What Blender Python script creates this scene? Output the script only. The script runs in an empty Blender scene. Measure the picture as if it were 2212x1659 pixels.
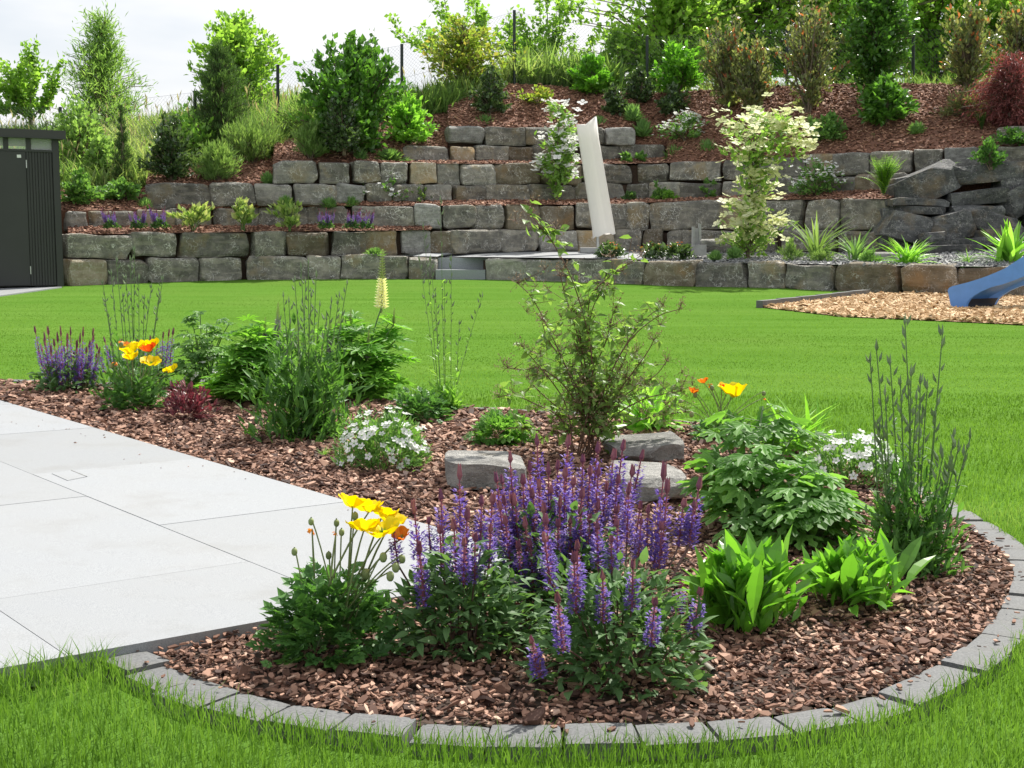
import bpy, math, random
import numpy as np
from mathutils import Vector, Matrix
rng = np.random.default_rng(11)
random.seed(11)
S = bpy.context.scene
COL = S.collection

# ------------------------------------------------------------ camera, sky, sun
EYE = 1.05
FPX = 1.3 * 2212.0                 # focal length in measuring pixels (2212 wide)
CX, CY, HOR = 1106.0, 829.5, 505.0
PITCH = math.atan((CY - HOR) / FPX)
cam_d = bpy.data.cameras.new('camera'); cam = bpy.data.objects.new('camera', cam_d); COL.objects.link(cam)
cam_d.sensor_width = 36.0; cam_d.lens = 1.3 * 36.0; cam_d.clip_start = 0.05; cam_d.clip_end = 3000
cam.location = (0, 0, EYE); cam.rotation_euler = (math.pi / 2 - PITCH, 0, 0)
S.camera = cam
SUN_EL, SUN_AZ = math.radians(52), math.radians(34)
w = bpy.data.worlds.new('World'); S.world = w; w.use_nodes = True
nt = w.node_tree; nt.nodes.clear()
out = nt.nodes.new('ShaderNodeOutputWorld')
sky = nt.nodes.new('ShaderNodeTexSky'); sky.sky_type = 'NISHITA'; sky.sun_disc = False
sky.sun_elevation = SUN_EL; sky.sun_rotation = SUN_AZ; sky.dust_density = 3.0
b1 = nt.nodes.new('ShaderNodeBackground'); b1.inputs[1].default_value = 0.11
b2 = nt.nodes.new('ShaderNodeBackground'); b2.inputs[0].default_value = (0.97, 0.98, 1.0, 1); b2.inputs[1].default_value = 0.68
tc = nt.nodes.new('ShaderNodeTexCoord'); mp = nt.nodes.new('ShaderNodeMapping'); mp.inputs['Scale'].default_value = (1.4, 1.4, 5.0)
nz = nt.nodes.new('ShaderNodeTexNoise'); nz.inputs['Scale'].default_value = 2.1; nz.inputs['Detail'].default_value = 5; nz.inputs['Roughness'].default_value = .5
rp = nt.nodes.new('ShaderNodeValToRGB'); rp.color_ramp.elements[0].position = .28; rp.color_ramp.elements[0].color = (.5, .5, .5, 1)
rp.color_ramp.elements[1].position = .55; rp.color_ramp.elements[1].color = (.97, .97, .97, 1)
mx = nt.nodes.new('ShaderNodeMixShader')
L = nt.links.new
L(tc.outputs['Generated'], mp.inputs[0]); L(mp.outputs[0], nz.inputs[0]); L(nz.outputs[0], rp.inputs[0])
rc = nt.nodes.new('ShaderNodeValToRGB'); rc.color_ramp.elements[0].position = .36; rc.color_ramp.elements[0].color = (.74, .78, .84, 1); rc.color_ramp.elements[1].position = .6; rc.color_ramp.elements[1].color = (1, 1, 1, 1)
L(nz.outputs[0], rc.inputs[0]); L(rc.outputs[0], b2.inputs[0])
L(sky.outputs[0], b1.inputs[0]); L(rp.outputs[0], mx.inputs[0]); L(b1.outputs[0], mx.inputs[1]); L(b2.outputs[0], mx.inputs[2]); L(mx.outputs[0], out.inputs[0])
sd = bpy.data.lights.new('sun', 'SUN'); sd.energy = 4.8; sd.angle = math.radians(.6); sd.color = (1, .955, .88)
so = bpy.data.objects.new('sun', sd); COL.objects.link(so)
SV = Vector((math.sin(SUN_AZ) * math.cos(SUN_EL), math.cos(SUN_AZ) * math.cos(SUN_EL), math.sin(SUN_EL)))
so.rotation_euler = (-SV).to_track_quat('-Z', 'Y').to_euler(); so.location = SV * 60
S.view_settings.view_transform = 'Standard'; S.view_settings.look = 'None'; S.view_settings.gamma = 1
S.view_settings.exposure = 0.68
S.cycles.max_bounces = 6; S.cycles.transparent_max_bounces = 6; S.cycles.diffuse_bounces = 3; S.cycles.transmission_bounces = 4; S.cycles.glossy_bounces = 2

# ------------------------------------------------------------ picture point -> place
def ray(px, py):
    a = (px - CX) / FPX; b = -(py - CY) / FPX
    c, s = math.cos(PITCH), math.sin(PITCH)
    return a, c + b * s, -s + b * c
def W(px, py, D):
    x, y, z = ray(px, py); k = D / y
    return np.array((x * k, D, EYE + z * k))
def terr(y):
    y = np.asarray(y, float)
    return np.where(y < 3, 0, np.where(y < 7.5, -.009 * (y - 3), -.0405 + .0205 * (y - 7.5)))
def ground(px, py):
    x, y, z = ray(px, py); lo, hi = .5, 60
    for _ in range(50):
        m = (lo + hi) / 2
        if EYE + z / y * m > float(terr(m)): lo = m
        else: hi = m
    return np.array((x / y * lo, lo, float(terr(lo))))
def plane_pt(px, py, z0, a, b):
    x, y, z = ray(px, py); k = (z0 - EYE) / (z - a * x - b * y)
    return np.array((x * k, y * k, EYE + z * k))
def sz(p, D): return p * D / FPX

# ------------------------------------------------------------ mesh batch
class MB:
    def __init__(s): s.v = []; s.l = []; s.n = []; s.m = []; s.a = []; s.k = 0; s.sm = []
    def add(s, v, faces, var=.5, mi=0, smooth=False):
        v = np.asarray(v, float).reshape(-1, 3)
        for f in faces:
            s.l.append(np.asarray(f, np.int64) + s.k); s.n.append(np.array([len(f)])); s.m.append(np.array([mi])); s.sm.append(np.array([smooth]))
        s.v.append(v); s.a.append(np.full(len(v), var) if np.isscalar(var) else np.asarray(var, float)); s.k += len(v); return s
    def inst(s, T, pos, F, sc, var=None, mi=0, smooth=False):
        tv, tf = T; pos = np.asarray(pos, float).reshape(-1, 3); N = len(pos)
        if N == 0: return s
        sc = np.asarray(sc, float)
        if sc.ndim == 0: sc = np.full(N, float(sc))
        if sc.ndim == 1: sc = np.repeat(sc[:, None], 3, 1)
        v = np.einsum('kni,kij->knj', tv[None] * sc[:, None, :], F) + pos[:, None, :]
        n = len(tv); off = s.k + np.arange(N) * n
        fl = np.concatenate([np.asarray(f) for f in tf]); fn = np.array([len(f) for f in tf])
        s.l.append((off[:, None] + fl[None]).ravel()); s.n.append(np.tile(fn, N))
        mi = np.asarray(mi)
        s.m.append(np.full(N * len(fn), int(mi)) if mi.ndim == 0 else np.repeat(mi, len(fn))); s.sm.append(np.full(N * len(fn), smooth))
        s.v.append(v.reshape(-1, 3)); var = rng.random(N) if var is None else np.asarray(var, float)
        s.a.append(np.repeat(var, n)); s.k += N * n; return s
    def segs(s, p0, p1, r0, r1, sides=4, var=.5, mi=0):
        p0 = np.asarray(p0, float).reshape(-1, 3); p1 = np.asarray(p1, float).reshape(-1, 3); N = len(p0)
        if N == 0: return s
        r0 = np.broadcast_to(np.asarray(r0, float), (N,)); r1 = np.broadcast_to(np.asarray(r1, float), (N,))
        F = frames(p1 - p0); ang = np.arange(sides) * 2 * math.pi / sides
        c = np.cos(ang)[None, :, None] * F[:, 1][:, None] + np.sin(ang)[None, :, None] * F[:, 2][:, None]
        v = np.concatenate([p0[:, None] + c * r0[:, None, None], p1[:, None] + c * r1[:, None, None]], 1)
        q = np.array([[i, (i + 1) % sides, sides + (i + 1) % sides, sides + i] for i in range(sides)] )
        off = s.k + np.arange(N) * 2 * sides
        s.l.append((off[:, None] + q.ravel()[None]).ravel()); s.n.append(np.full(N * sides, 4)); s.m.append(np.full(N * sides, mi)); s.sm.append(np.full(N * sides, True))
        s.v.append(v.reshape(-1, 3)); var = np.broadcast_to(np.asarray(var, float), (N,)); s.a.append(np.repeat(var, 2 * sides)); s.k += N * 2 * sides; return s
    def tube(s, pts, rad, sides=5, var=.5, mi=0):
        pts = np.asarray(pts, float); rad = np.broadcast_to(np.asarray(rad, float), (len(pts),))
        return s.segs(pts[:-1], pts[1:], rad[:-1], rad[1:], sides, var, mi)
    def box(s, c, size, F=None, var=.5, mi=0):
        v = (CUBE[0] - .5) * np.asarray(size, float)
        if F is not None: v = v @ np.asarray(F)
        return s.add(v + np.asarray(c, float), CUBE[1], var, mi)
    def mesh(s, name, mats, origin):
        v = np.concatenate(s.v) - np.asarray(origin, float); l = np.concatenate(s.l); n = np.concatenate(s.n)
        me = bpy.data.meshes.new(name)
        me.vertices.add(len(v)); me.vertices.foreach_set('co', v.astype(np.float32).ravel())
        me.loops.add(len(l)); me.loops.foreach_set('vertex_index', l.astype(np.int32))
        me.polygons.add(len(n)); me.polygons.foreach_set('loop_start', np.concatenate([[0], np.cumsum(n)[:-1]]).astype(np.int32))
        for m in mats: me.materials.append(m)
        me.polygons.foreach_set('material_index', np.concatenate(s.m).astype(np.int32))
        me.polygons.foreach_set('use_smooth', np.concatenate(s.sm).astype(bool))
        at = me.attributes.new('var', 'FLOAT', 'POINT'); at.data.foreach_set('value', np.concatenate(s.a).astype(np.float32))
        me.update(calc_edges=True); return me
    def build(s, name, mats, parent=None, origin=None):
        if not s.v: return None
        mats = mats if isinstance(mats, (list, tuple)) else [mats]
        if origin is None: origin = np.array(parent['_o']) if parent is not None else np.zeros(3)
        o = bpy.data.objects.new(name, s.mesh(name, mats, origin)); COL.objects.link(o)
        if parent is not None:
            o.parent = parent; o.location = np.asarray(origin) - np.array(parent['_o'])
        else: o.location = origin
        o['_o'] = list(map(float, origin)); return o
CUBE = (np.array([[x, y, z] for x in (0, 1) for y in (0, 1) for z in (0, 1)], float), [(0, 1, 3, 2), (4, 6, 7, 5), (0, 4, 5, 1), (2, 3, 7, 6), (0, 2, 6, 4), (1, 5, 7, 3)])
def tag(o, label=None, cat=None, group=None, kind=None):
    if label: o['label'] = label
    if cat: o['category'] = cat
    if group: o['group'] = group
    if kind: o['kind'] = kind
    return o
def thing(name, label, cat, base, group=None):
    o = bpy.data.objects.new(name, None); COL.objects.link(o); o.empty_display_size = .1
    o.location = base; o['_o'] = list(map(float, base)); return tag(o, label, cat, group)
def dup(root, base, label, rz=0., s=1., group=None, sxyz=None):
    def cp(o, par):
        c = o.copy(); COL.objects.link(c)
        if par is not None: c.parent = par
        for ch in o.children: cp(ch, c)
        return c
    r = cp(root, None); r.location = base; r.rotation_euler = (0, 0, rz); r.scale = sxyz or (s, s, s); r['label'] = label
    if group: r['group'] = group
    return r
def struct(o): o['kind'] = 'structure'; return o
def stuff(o): o['kind'] = 'stuff'; return o
def nrm(v): v = np.asarray(v, float); return v / np.maximum(np.linalg.norm(v, axis=-1, keepdims=True), 1e-9)
def frames(d, up=(0, 0, 1), roll=None):
    """x along d, z as near to up as it can be"""
    d = nrm(np.asarray(d, float).reshape(-1, 3)); u = np.broadcast_to(np.asarray(up, float), d.shape).copy()
    bad = np.abs((d * u).sum(1)) > .995; u[bad] = (1, 0.02, 0)
    y = nrm(np.cross(u, d)); z = np.cross(d, y)
    if roll is not None:
        c, s = np.cos(roll)[:, None], np.sin(roll)[:, None]; y, z = c * y + s * z, c * z - s * y
    return np.stack([d, y, z], 1)
def framesN(n, spin):
    """z along n, spun about it"""
    F = frames(n); z, a, b = F[:, 0], F[:, 1], F[:, 2]; c, s = np.cos(spin)[:, None], np.sin(spin)[:, None]
    return np.stack([c * a + s * b, -s * a + c * b, z], 1)
def rvec(n): return rng.normal(size=(n, 3))
def pip(poly, x, y):
    poly = np.asarray(poly)[:, :2]; x = np.asarray(x); y = np.asarray(y); r = np.zeros(x.shape, bool); j = len(poly) - 1
    for i in range(len(poly)):
        xi, yi = poly[i]; xj, yj = poly[j]
        c = ((yi > y) != (yj > y)) & (x < (xj - xi) * (y - yi) / (yj - yi + 1e-12) + xi); r ^= c; j = i
    return r
def area(poly): p = np.asarray(poly)[:, :2]; q = np.roll(p, -1, 0); return abs((p[:, 0] * q[:, 1] - q[:, 0] * p[:, 1]).sum()) / 2
def sample_poly(poly, n):
    p = np.asarray(poly)[:, :2]; lo, hi = p.min(0), p.max(0); m = int(n * (hi - lo).prod() / area(p)) + 10
    q = lo + rng.random((m, 2)) * (hi - lo); return q[pip(p, q[:, 0], q[:, 1])][:n]
def resample(pts, step):
    p = np.asarray(pts, float); d = np.concatenate([[0], np.cumsum(np.linalg.norm(np.diff(p, axis=0), axis=1))])
    t = np.arange(0, d[-1], step); return np.stack([np.interp(t, d, p[:, i]) for i in range(p.shape[1])], 1)
def smoothc(pts, k=3):
    p = np.asarray(pts, float)
    for _ in range(k):
        q = np.empty((2 * len(p) - 2, p.shape[1])); q[0::2] = .75 * p[:-1] + .25 * p[1:]; q[1::2] = .25 * p[:-1] + .75 * p[1:]
        p = np.concatenate([p[:1], q, p[-1:]])
    return p

# ------------------------------------------------------------ materials
def newmat(name):
    m = bpy.data.materials.new(name); m.use_nodes = True; t = m.node_tree; b = t.nodes['Principled BSDF']; return m, t, b
def ramp(t, src, stops, interp='LINEAR'):
    r = t.nodes.new('ShaderNodeValToRGB'); r.color_ramp.interpolation = interp; e = r.color_ramp.elements
    while len(e) < len(stops): e.new(.5)
    for k, (p, c) in enumerate(stops): e[k].position = p; e[k].color = (c[0], c[1], c[2], 1)
    t.links.new(src, r.inputs[0]); return r.outputs[0]
def attr(t): a = t.nodes.new('ShaderNodeAttribute'); a.attribute_name = 'var'; return a.outputs['Fac']
def noise(t, scale, detail=4, rough=.55, vec=None, sc3=None, coord='Object', rnd=False):
    n = t.nodes.new('ShaderNodeTexNoise'); n.inputs['Scale'].default_value = scale; n.inputs['Detail'].default_value = detail; n.inputs['Roughness'].default_value = rough
    c = t.nodes.new('ShaderNodeTexCoord'); m = t.nodes.new('ShaderNodeMapping')
    if sc3: m.inputs['Scale'].default_value = sc3
    t.links.new(c.outputs[coord], m.inputs[0])
    if rnd:
        o = t.nodes.new('ShaderNodeObjectInfo'); k = t.nodes.new('ShaderNodeMath'); k.operation = 'MULTIPLY'; k.inputs[1].default_value = 37.
        t.links.new(o.outputs['Random'], k.inputs[0]); t.links.new(k.outputs[0], m.inputs['Location'])
    t.links.new(m.outputs[0], n.inputs[0]); return n.outputs[0]
def mixc(t, f, a, b, mode='MIX'):
    m = t.nodes.new('ShaderNodeMix'); m.data_type = 'RGBA'; m.blend_type = mode
    for s, v in ((0, f), (6, a), (7, b)):
        if isinstance(v, (int, float)): m.inputs[s].default_value = v
        elif isinstance(v, tuple): m.inputs[s].default_value = (*v[:3], 1)
        else: t.links.new(v, m.inputs[s])
    return m.outputs[2]
def bump(t, b, h, strength=.4, dist=.01):
    n = t.nodes.new('ShaderNodeBump'); n.inputs['Strength'].default_value = strength; n.inputs['Distance'].default_value = dist
    t.links.new(h, n.inputs['Height']); t.links.new(n.outputs[0], b.inputs['Normal'])
GAIN = 1.55
def leafmat(name, stops, trans=.42, rough=.46, tgain=1.7, tyel=(1.1, 1.15, .55), spec=.3):
    stops = [tuple(min(.85, k * (GAIN if max(s) < .35 else 1.)) for k in s) for s in stops]
    m, t, b = newmat(name); c = ramp(t, attr(t), [(i / max(1, len(stops) - 1), s) for i, s in enumerate(stops)])
    t.links.new(c, b.inputs['Base Color']); b.inputs['Roughness'].default_value = rough; b.inputs['Specular IOR Level'].default_value = spec
    tr = t.nodes.new('ShaderNodeBsdfTranslucent'); t.links.new(mixc(t, 1., c, tuple(tgain * k for k in tyel), 'MULTIPLY'), tr.inputs[0])
    mx = t.nodes.new('ShaderNodeMixShader'); mx.inputs[0].default_value = trans
    t.links.new(b.outputs[0], mx.inputs[1]); t.links.new(tr.outputs[0], mx.inputs[2]); t.links.new(mx.outputs[0], t.nodes['Material Output'].inputs[0]); return m
def plain(name, col, rough=.6, metal=0., var=None, nscale=None, namt=.15, bmp=0., spec=.5):
    m, t, b = newmat(name); b.inputs['Roughness'].default_value = rough; b.inputs['Metallic'].default_value = metal; b.inputs['Specular IOR Level'].default_value = spec
    b.inputs['Base Color'].default_value = (*col, 1)
    if var: t.links.new(ramp(t, attr(t), [(i / (len(var) - 1), s) for i, s in enumerate(var)]), b.inputs['Base Color'])
    if nscale:
        n = noise(t, nscale, 5, .6); c = ramp(t, n, [(.3, tuple(k * (1 - namt) for k in col)), (.7, tuple(min(1, k * (1 + namt)) for k in col))]); t.links.new(c, b.inputs['Base Color'])
        if bmp: bump(t, b, n, bmp, .01)
    return m
def stonemat(name, dark, mid, light, rust, rustpos=.62, vein=.6, scale=1.):
    m, t, b = newmat(name); b.inputs['Roughness'].default_value = .82; b.inputs['Specular IOR Level'].default_value = .3
    n1 = noise(t, 4.5 * scale, 8, .7, rnd=True)
    c = ramp(t, n1, [(.28, dark), (.5, mid), (.74, light)])
    n2 = noise(t, 1.6 * scale, 3, .5, rnd=True, sc3=(1.6, 1.6, 9.)); c = mixc(t, ramp(t, n2, [(.52, (0, 0, 0)), (.6, (.38, .38, .38))]), c, light)
    n3 = noise(t, 1.9 * scale, 4, .6, rnd=True); c = mixc(t, ramp(t, n3, [(rustpos, (0, 0, 0)), (rustpos + .14, (.8, .8, .8))]), c, rust)
    vo = t.nodes.new('ShaderNodeTexVoronoi'); vo.feature = 'DISTANCE_TO_EDGE'; vo.inputs['Scale'].default_value = 4.5 * scale; vo.inputs['Randomness'].default_value = 1
    tcn = t.nodes.new('ShaderNodeTexCoord'); n4 = noise(t, 4. * scale, 3, .6, rnd=True); vm = t.nodes.new('ShaderNodeVectorMath'); vm.operation = 'ADD'
    nn = t.nodes.new('ShaderNodeTexNoise'); nn.inputs['Scale'].default_value = 5 * scale; nn.inputs['Detail'].default_value = 3; t.links.new(tcn.outputs['Object'], nn.inputs[0])
    t.links.new(tcn.outputs['Object'], vm.inputs[0]); t.links.new(nn.outputs['Color'], vm.inputs[1]); t.links.new(vm.outputs[0], vo.inputs['Vector'])
    ve = ramp(t, vo.outputs['Distance'], [(.0, (1, 1, 1)), (.045, (0, 0, 0))]); msk = ramp(t, n4, [(.44, (0, 0, 0)), (.58, (vein, vein, vein))])
    c = mixc(t, mixc(t, 1., ve, msk, 'MULTIPLY'), c, (.72, .7, .65))
    sp = noise(t, 45 * scale, 2, .5, rnd=True); c = mixc(t, ramp(t, sp, [(.66, (0, 0, 0)), (.72, (.5, .5, .5))]), c, (.42, .41, .38))
    oi = t.nodes.new('ShaderNodeObjectInfo'); k = t.nodes.new('ShaderNodeMapRange'); k.inputs[3].default_value = .72; k.inputs[4].default_value = 1.22; t.links.new(oi.outputs['Random'], k.inputs[0])
    hs = t.nodes.new('ShaderNodeHueSaturation'); t.links.new(k.outputs[0], hs.inputs['Value']); t.links.new(c, hs.inputs['Color'])
    t.links.new(hs.outputs[0], b.inputs['Base Color']); bump(t, b, noise(t, 7 * scale, 9, .72, rnd=True), 1., .05); return m
M = {}
M['stone'] = stonemat('grey_limestone', (.09, .085, .075), (.18, .17, .148), (.38, .35, .285), (.29, .225, .13), .55, vein=.9)
M['stone_light'] = stonemat('light_grey_limestone', (.13, .125, .112), (.24, .23, .205), (.42, .395, .335), (.33, .27, .17), .55, vein=.8)
M['stone_tan'] = stonemat('tan_limestone', (.2, .165, .115), (.3, .25, .175), (.42, .37, .29), (.38, .25, .11), .5)
M['stone_brown'] = stonemat('brown_limestone', (.1, .082, .06), (.165, .135, .095), (.27, .235, .18), (.24, .15, .07), .52)
M['stone_pale'] = stonemat('pale_boulder_stone', (.15, .145, .135), (.26, .255, .24), (.44, .43, .4), (.34, .3, .22), .64, scale=2.)
M['slate'] = stonemat('dark_slate', (.036, .038, .04), (.085, .086, .086), (.2, .2, .195), (.19, .145, .095), .54, vein=.35)
m, t, b = newmat('granite_paving'); g = noise(t, 420, 2, .5); g2 = noise(t, 1.3, 3, .6)
c = ramp(t, g, [(.36, (.212, .224, .238)), (.5, (.28, .293, .308)), (.64, (.352, .367, .384))]); c = mixc(t, ramp(t, g2, [(.35, (0, 0, 0)), (.7, (.25, .25, .25))]), c, (.31, .305, .29))
oi = t.nodes.new('ShaderNodeObjectInfo')
c = mixc(t, ramp(t, attr(t), [(0, (0, 0, 0)), (1, (.35, .35, .35))]), c, (.2, .205, .205)); c = mixc(t, ramp(t, noise(t, 2.6, 6, .7), [(.52, (0, 0, 0)), (.72, (.3, .3, .3))]), c, (.17, .165, .15))
t.links.new(c, b.inputs['Base Color']); b.inputs['Roughness'].default_value = .6; bump(t, b, g, .12, .002); M['granite'] = m
m, t, b = newmat('paving_joint'); b.inputs['Base Color'].default_value = (.2, .2, .19, 1); b.inputs['Roughness'].default_value = .9; M['joint'] = m
m, t, b = newmat('edging_granite'); g = noise(t, 160, 3, .6); g2 = noise(t, 6, 4, .6)
c = ramp(t, g, [(.3, (.085, .088, .09)), (.7, (.165, .168, .168))]); c = mixc(t, ramp(t, g2, [(.45, (0, 0, 0)), (.7, (.5, .5, .5))]), c, (.13, .125, .11))
t.links.new(c, b.inputs['Base Color']); b.inputs['Roughness'].default_value = .8; bump(t, b, g2, .3, .01); M['edging'] = m
M['mulch_soil'] = plain('dark_mulch_soil', (.05, .03, .02), .95, nscale=60, namt=.6, bmp=.8)
M['slope_soil'] = plain('bark_slope_soil', (.16, .075, .046), .95, nscale=40, namt=.6, bmp=.8)
M['chip'] = plain('bark_chip', (.1, .06, .04), .8, var=[(.03, .013, .009), (.1, .046, .029), (.23, .118, .076), (.42, .245, .17), (.64, .45, .34)])
M['chip_red'] = plain('red_bark_chip', (.1, .06, .04), .85, var=[(.07, .03, .018), (.17, .075, .045), (.3, .145, .09), (.42, .23, .15), (.55, .36, .25)])
M['woodchip'] = plain('pale_wood_chip', (.4, .3, .2), .8, var=[(.3, .17, .07), (.48, .31, .15), (.6, .43, .24), (.72, .56, .36)])
M['gravel'] = plain('grey_gravel', (.3, .3, .3), .85, var=[(.12, .12, .12), (.26, .26, .26), (.42, .42, .41)])
m, t, b = newmat('lawn_soil'); n = noise(t, 1., 5, .65, sc3=(.22, 2.4, 1)); c = ramp(t, n, [(.3, (.07, .155, .02)), (.7, (.112, .215, .037))]); c = mixc(t, ramp(t, noise(t, .45, 4, .6), [(.45, (0, 0, 0)), (.75, (.55, .55, .55))]), c, (.13, .21, .042))
t.links.new(mixc(t, ramp(t, noise(t, 150, 3, .7), [(.35, (0, 0, 0)), (.65, (.3, .3, .3))]), c, (.03, .085, .008)), b.inputs['Base Color']); b.inputs['Roughness'].default_value = 1.; b.inputs['Specular IOR Level'].default_value = 0.; M['lawn_soil'] = m
M['grass'] = leafmat('lawn_grass_blade', [(.045, .092, .014), (.077, .148, .023), (.112, .195, .04), (.18, .24, .085)], .4, .8, 1.4, spec=.05)
M['meadow'] = leafmat('meadow_grass_blade', [(.07, .125, .035), (.12, .19, .06), (.17, .23, .09), (.24, .26, .14)], .42, .6, spec=.2)
M['straw'] = leafmat('dry_grass_blade', [(.24, .21, .14), (.36, .31, .23)], .4, .7)
M['bark'] = plain('grey_bark', (.16, .12, .085), .85, nscale=30, namt=.5, bmp=.6)
M['redstem'] = plain('red_brown_stem', (.13, .065, .04), .7)
M['greenstem'] = plain('green_stem', (.09, .16, .045), .5)
M['palestem'] = plain('pale_olive_stem', (.16, .2, .075), .55)
M['purplestem'] = plain('purple_stem', (.12, .06, .05), .55)
M['metal_dark'] = plain('anthracite_metal', (.028, .029, .028), .5, nscale=1.5, namt=.12)
M['metal_roof'] = plain('anthracite_roof', (.034, .033, .031), .5)
M['post_green'] = plain('dark_green_post', (.012, .022, .02), .45)
M['wire'] = plain('dark_green_wire', (.05, .065, .06), .5)
M['steel'] = plain('bright_steel', (.55, .55, .54), .35, metal=.7)
M['white_label'] = plain('white_label', (.75, .75, .74), .5)
M['canvas'] = leafmat('offwhite_canvas', [(.82, .81, .79), (.84, .83, .81)], .42, .8, 1.1, (1, .98, .95), .1)
M['blue_plastic'] = plain('blue_plastic', (.1, .26, .64), .42, nscale=6, namt=.1)
M['shaded_blue_plastic'] = plain('shaded_blue_plastic', (.012, .016, .03), .55)  # blue plastic under the slide, its shade put into the colour
M['plinth'] = plain('grey_concrete', (.36, .36, .35), .8, nscale=14, namt=.15)
M['step'] = plain('blue_grey_granite_step', (.26, .28, .29), .7, nscale=90, namt=.2)
M['hose'] = plain('grey_brown_stick', (.2, .18, .15), .7, nscale=30, namt=.3)
g_, tg, bg_ = newmat('clear_pane'); bg_.inputs['Base Color'].default_value = (.9, .95, .92, 1); bg_.inputs['Alpha'].default_value = .22; bg_.inputs['Roughness'].default_value = .1; M['pane'] = g_

# ------------------------------------------------------------ leaf, flower and chip shapes (length 1 along x)
def tleaf(wd, nseg=3, fold=.25, curl=.15, peak=.45, pet=0.):
    v, f = [], []
    for i in range(nseg + 1):
        q = i / nseg; h = wd * (math.sin(math.pi * q ** (math.log(.5) / math.log(peak))) if 0 < i < nseg else 0.)
        x = pet + (1 - pet) * q; z = -curl * q * q
        if i in (0, nseg): v.append((x, 0, z))
        else: v += [(x, -h, z + fold * h), (x, 0, z), (x, h, z + fold * h)]
    f += [(0, 2, 1), (0, 3, 2)]
    for i in range(nseg - 2):
        a = 1 + 3 * i; f += [(a, a + 1, a + 4, a + 3), (a + 1, a + 2, a + 5, a + 4)]
    a = 1 + 3 * (nseg - 2); e = len(v) - 1; f += [(a, a + 1, e), (a + 1, a + 2, e)]
    return np.array(v, float), f
def merge(ts):
    v, f, k = [], [], 0
    for tv, tf in ts: v.append(tv); f += [tuple(i + k for i in q) for q in tf]; k += len(tv)
    return np.concatenate(v), f
def rotz(T, a, s=1., off=(0, 0, 0), ry=0.):
    c, n = math.cos(a), math.sin(a); v = T[0] * s; cy, sy = math.cos(ry), math.sin(ry); v = v @ np.array(((cy, 0, -sy), (0, 1, 0), (sy, 0, cy)))
    return v @ np.array(((c, n, 0), (-n, c, 0), (0, 0, 1))) + np.asarray(off), T[1]
T_RH = (np.array(((0, 0, 0), (.5, -.22, .05), (1, 0, 0), (.5, .22, .05))), [(0, 1, 2), (0, 2, 3)])
T_RHB = (np.array(((0, 0, 0), (.45, -.36, .08), (1, 0, -.05), (.45, .36, .08))), [(0, 1, 2), (0, 2, 3)])
T_NAR = (np.array(((0, 0, 0), (.5, -.09, .02), (1, 0, -.1), (.5, .09, .02))), [(0, 1, 2), (0, 2, 3)])
T_LAN = tleaf(.13, 3, .3, .2)
T_OV = tleaf(.27, 3, .3, .22, .4)
T_SAL = tleaf(.2, 4, .25, .3, .35, .12)
T_STRAP = tleaf(.16, 5, .3, .28, .58, .12)
T_BLADE = tleaf(.03, 6, .5, .75, .4)
T_BLADEW = tleaf(.05, 5, .45, .45, .4)
T_POPPY = merge([rotz(T_RHB, 0, .55, (.45, 0, -.06)), rotz(T_RHB, .75, .42, (.4, .02, -.02)), rotz(T_RHB, -.75, .42, (.4, -.02, -.02)), rotz(T_RHB, .95, .34, (.18, .01, 0)), rotz(T_RHB, -.95, .34, (.18, -.01, 0)), rotz(T_LAN, 0, .6)])
def lobe(wd=.17): return (np.array(((0, 0, 0), (.45, -wd, .03), (.62, -wd * .55, .0), (.8, -wd * 1.15, -.04), (1, 0, -.12), (.8, wd * 1.15, -.04), (.62, wd * .55, .0), (.45, wd, .03))), [(0, 1, 2, 4), (2, 3, 4), (0, 4, 6, 7), (4, 5, 6)])
T_DELPH = merge([rotz(lobe(), a, s) for a, s in ((0, 1), (.62, .92), (-.62, .92), (1.3, .75), (-1.3, .75))])
T_PALM = merge([rotz(tleaf(.13, 3, .35, .12, .6), a * 2 * math.pi / 9 + .1, .9 + .1 * (a % 2), (0, 0, 0), -.25) for a in range(9)])
T_BUD = (np.array(((0, 0, 0), (.35, .13, 0), (.35, -.07, .12), (.35, -.07, -.12), (1, 0, 0))), [(0, 2, 1), (0, 3, 2), (0, 1, 3), (4, 1, 2), (4, 2, 3), (4, 3, 1)])
def tdisc(n=5, cup=.25, wd=.36):
    return merge([rotz((np.array(((.05, 0, 0), (.55, -wd, cup * .45), (.95, -wd * .55, cup), (1, 0, cup * .85), (.95, wd * .55, cup), (.55, wd, cup * .45))), [(0, 1, 2, 3), (0, 3, 4, 5)]), i * 2 * math.pi / n) for i in range(n)])
T_FLOW = tdisc()
T_BRACT = tdisc(4, .12, .42)
def tchip(k):
    r = np.random.default_rng(k); n = 6; a = np.arange(n) * 2 * math.pi / n + r.uniform(-.35, .35, n); q = r.uniform(.7, 1.1, n)
    x = np.cos(a) * q * .5; y = np.sin(a) * q * .27; up = np.stack([x, y, .07 + r.uniform(-.03, .05, n)], 1); lo = np.stack([x * 1.02, y * 1.05, -.07 + 0 * x], 1)
    return np.concatenate([up, lo]), [tuple(range(n))] + [(i, n + i, n + (i + 1) % n, (i + 1) % n) for i in range(n)]
CHIPS = [tchip(k) for k in range(6)]
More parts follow.
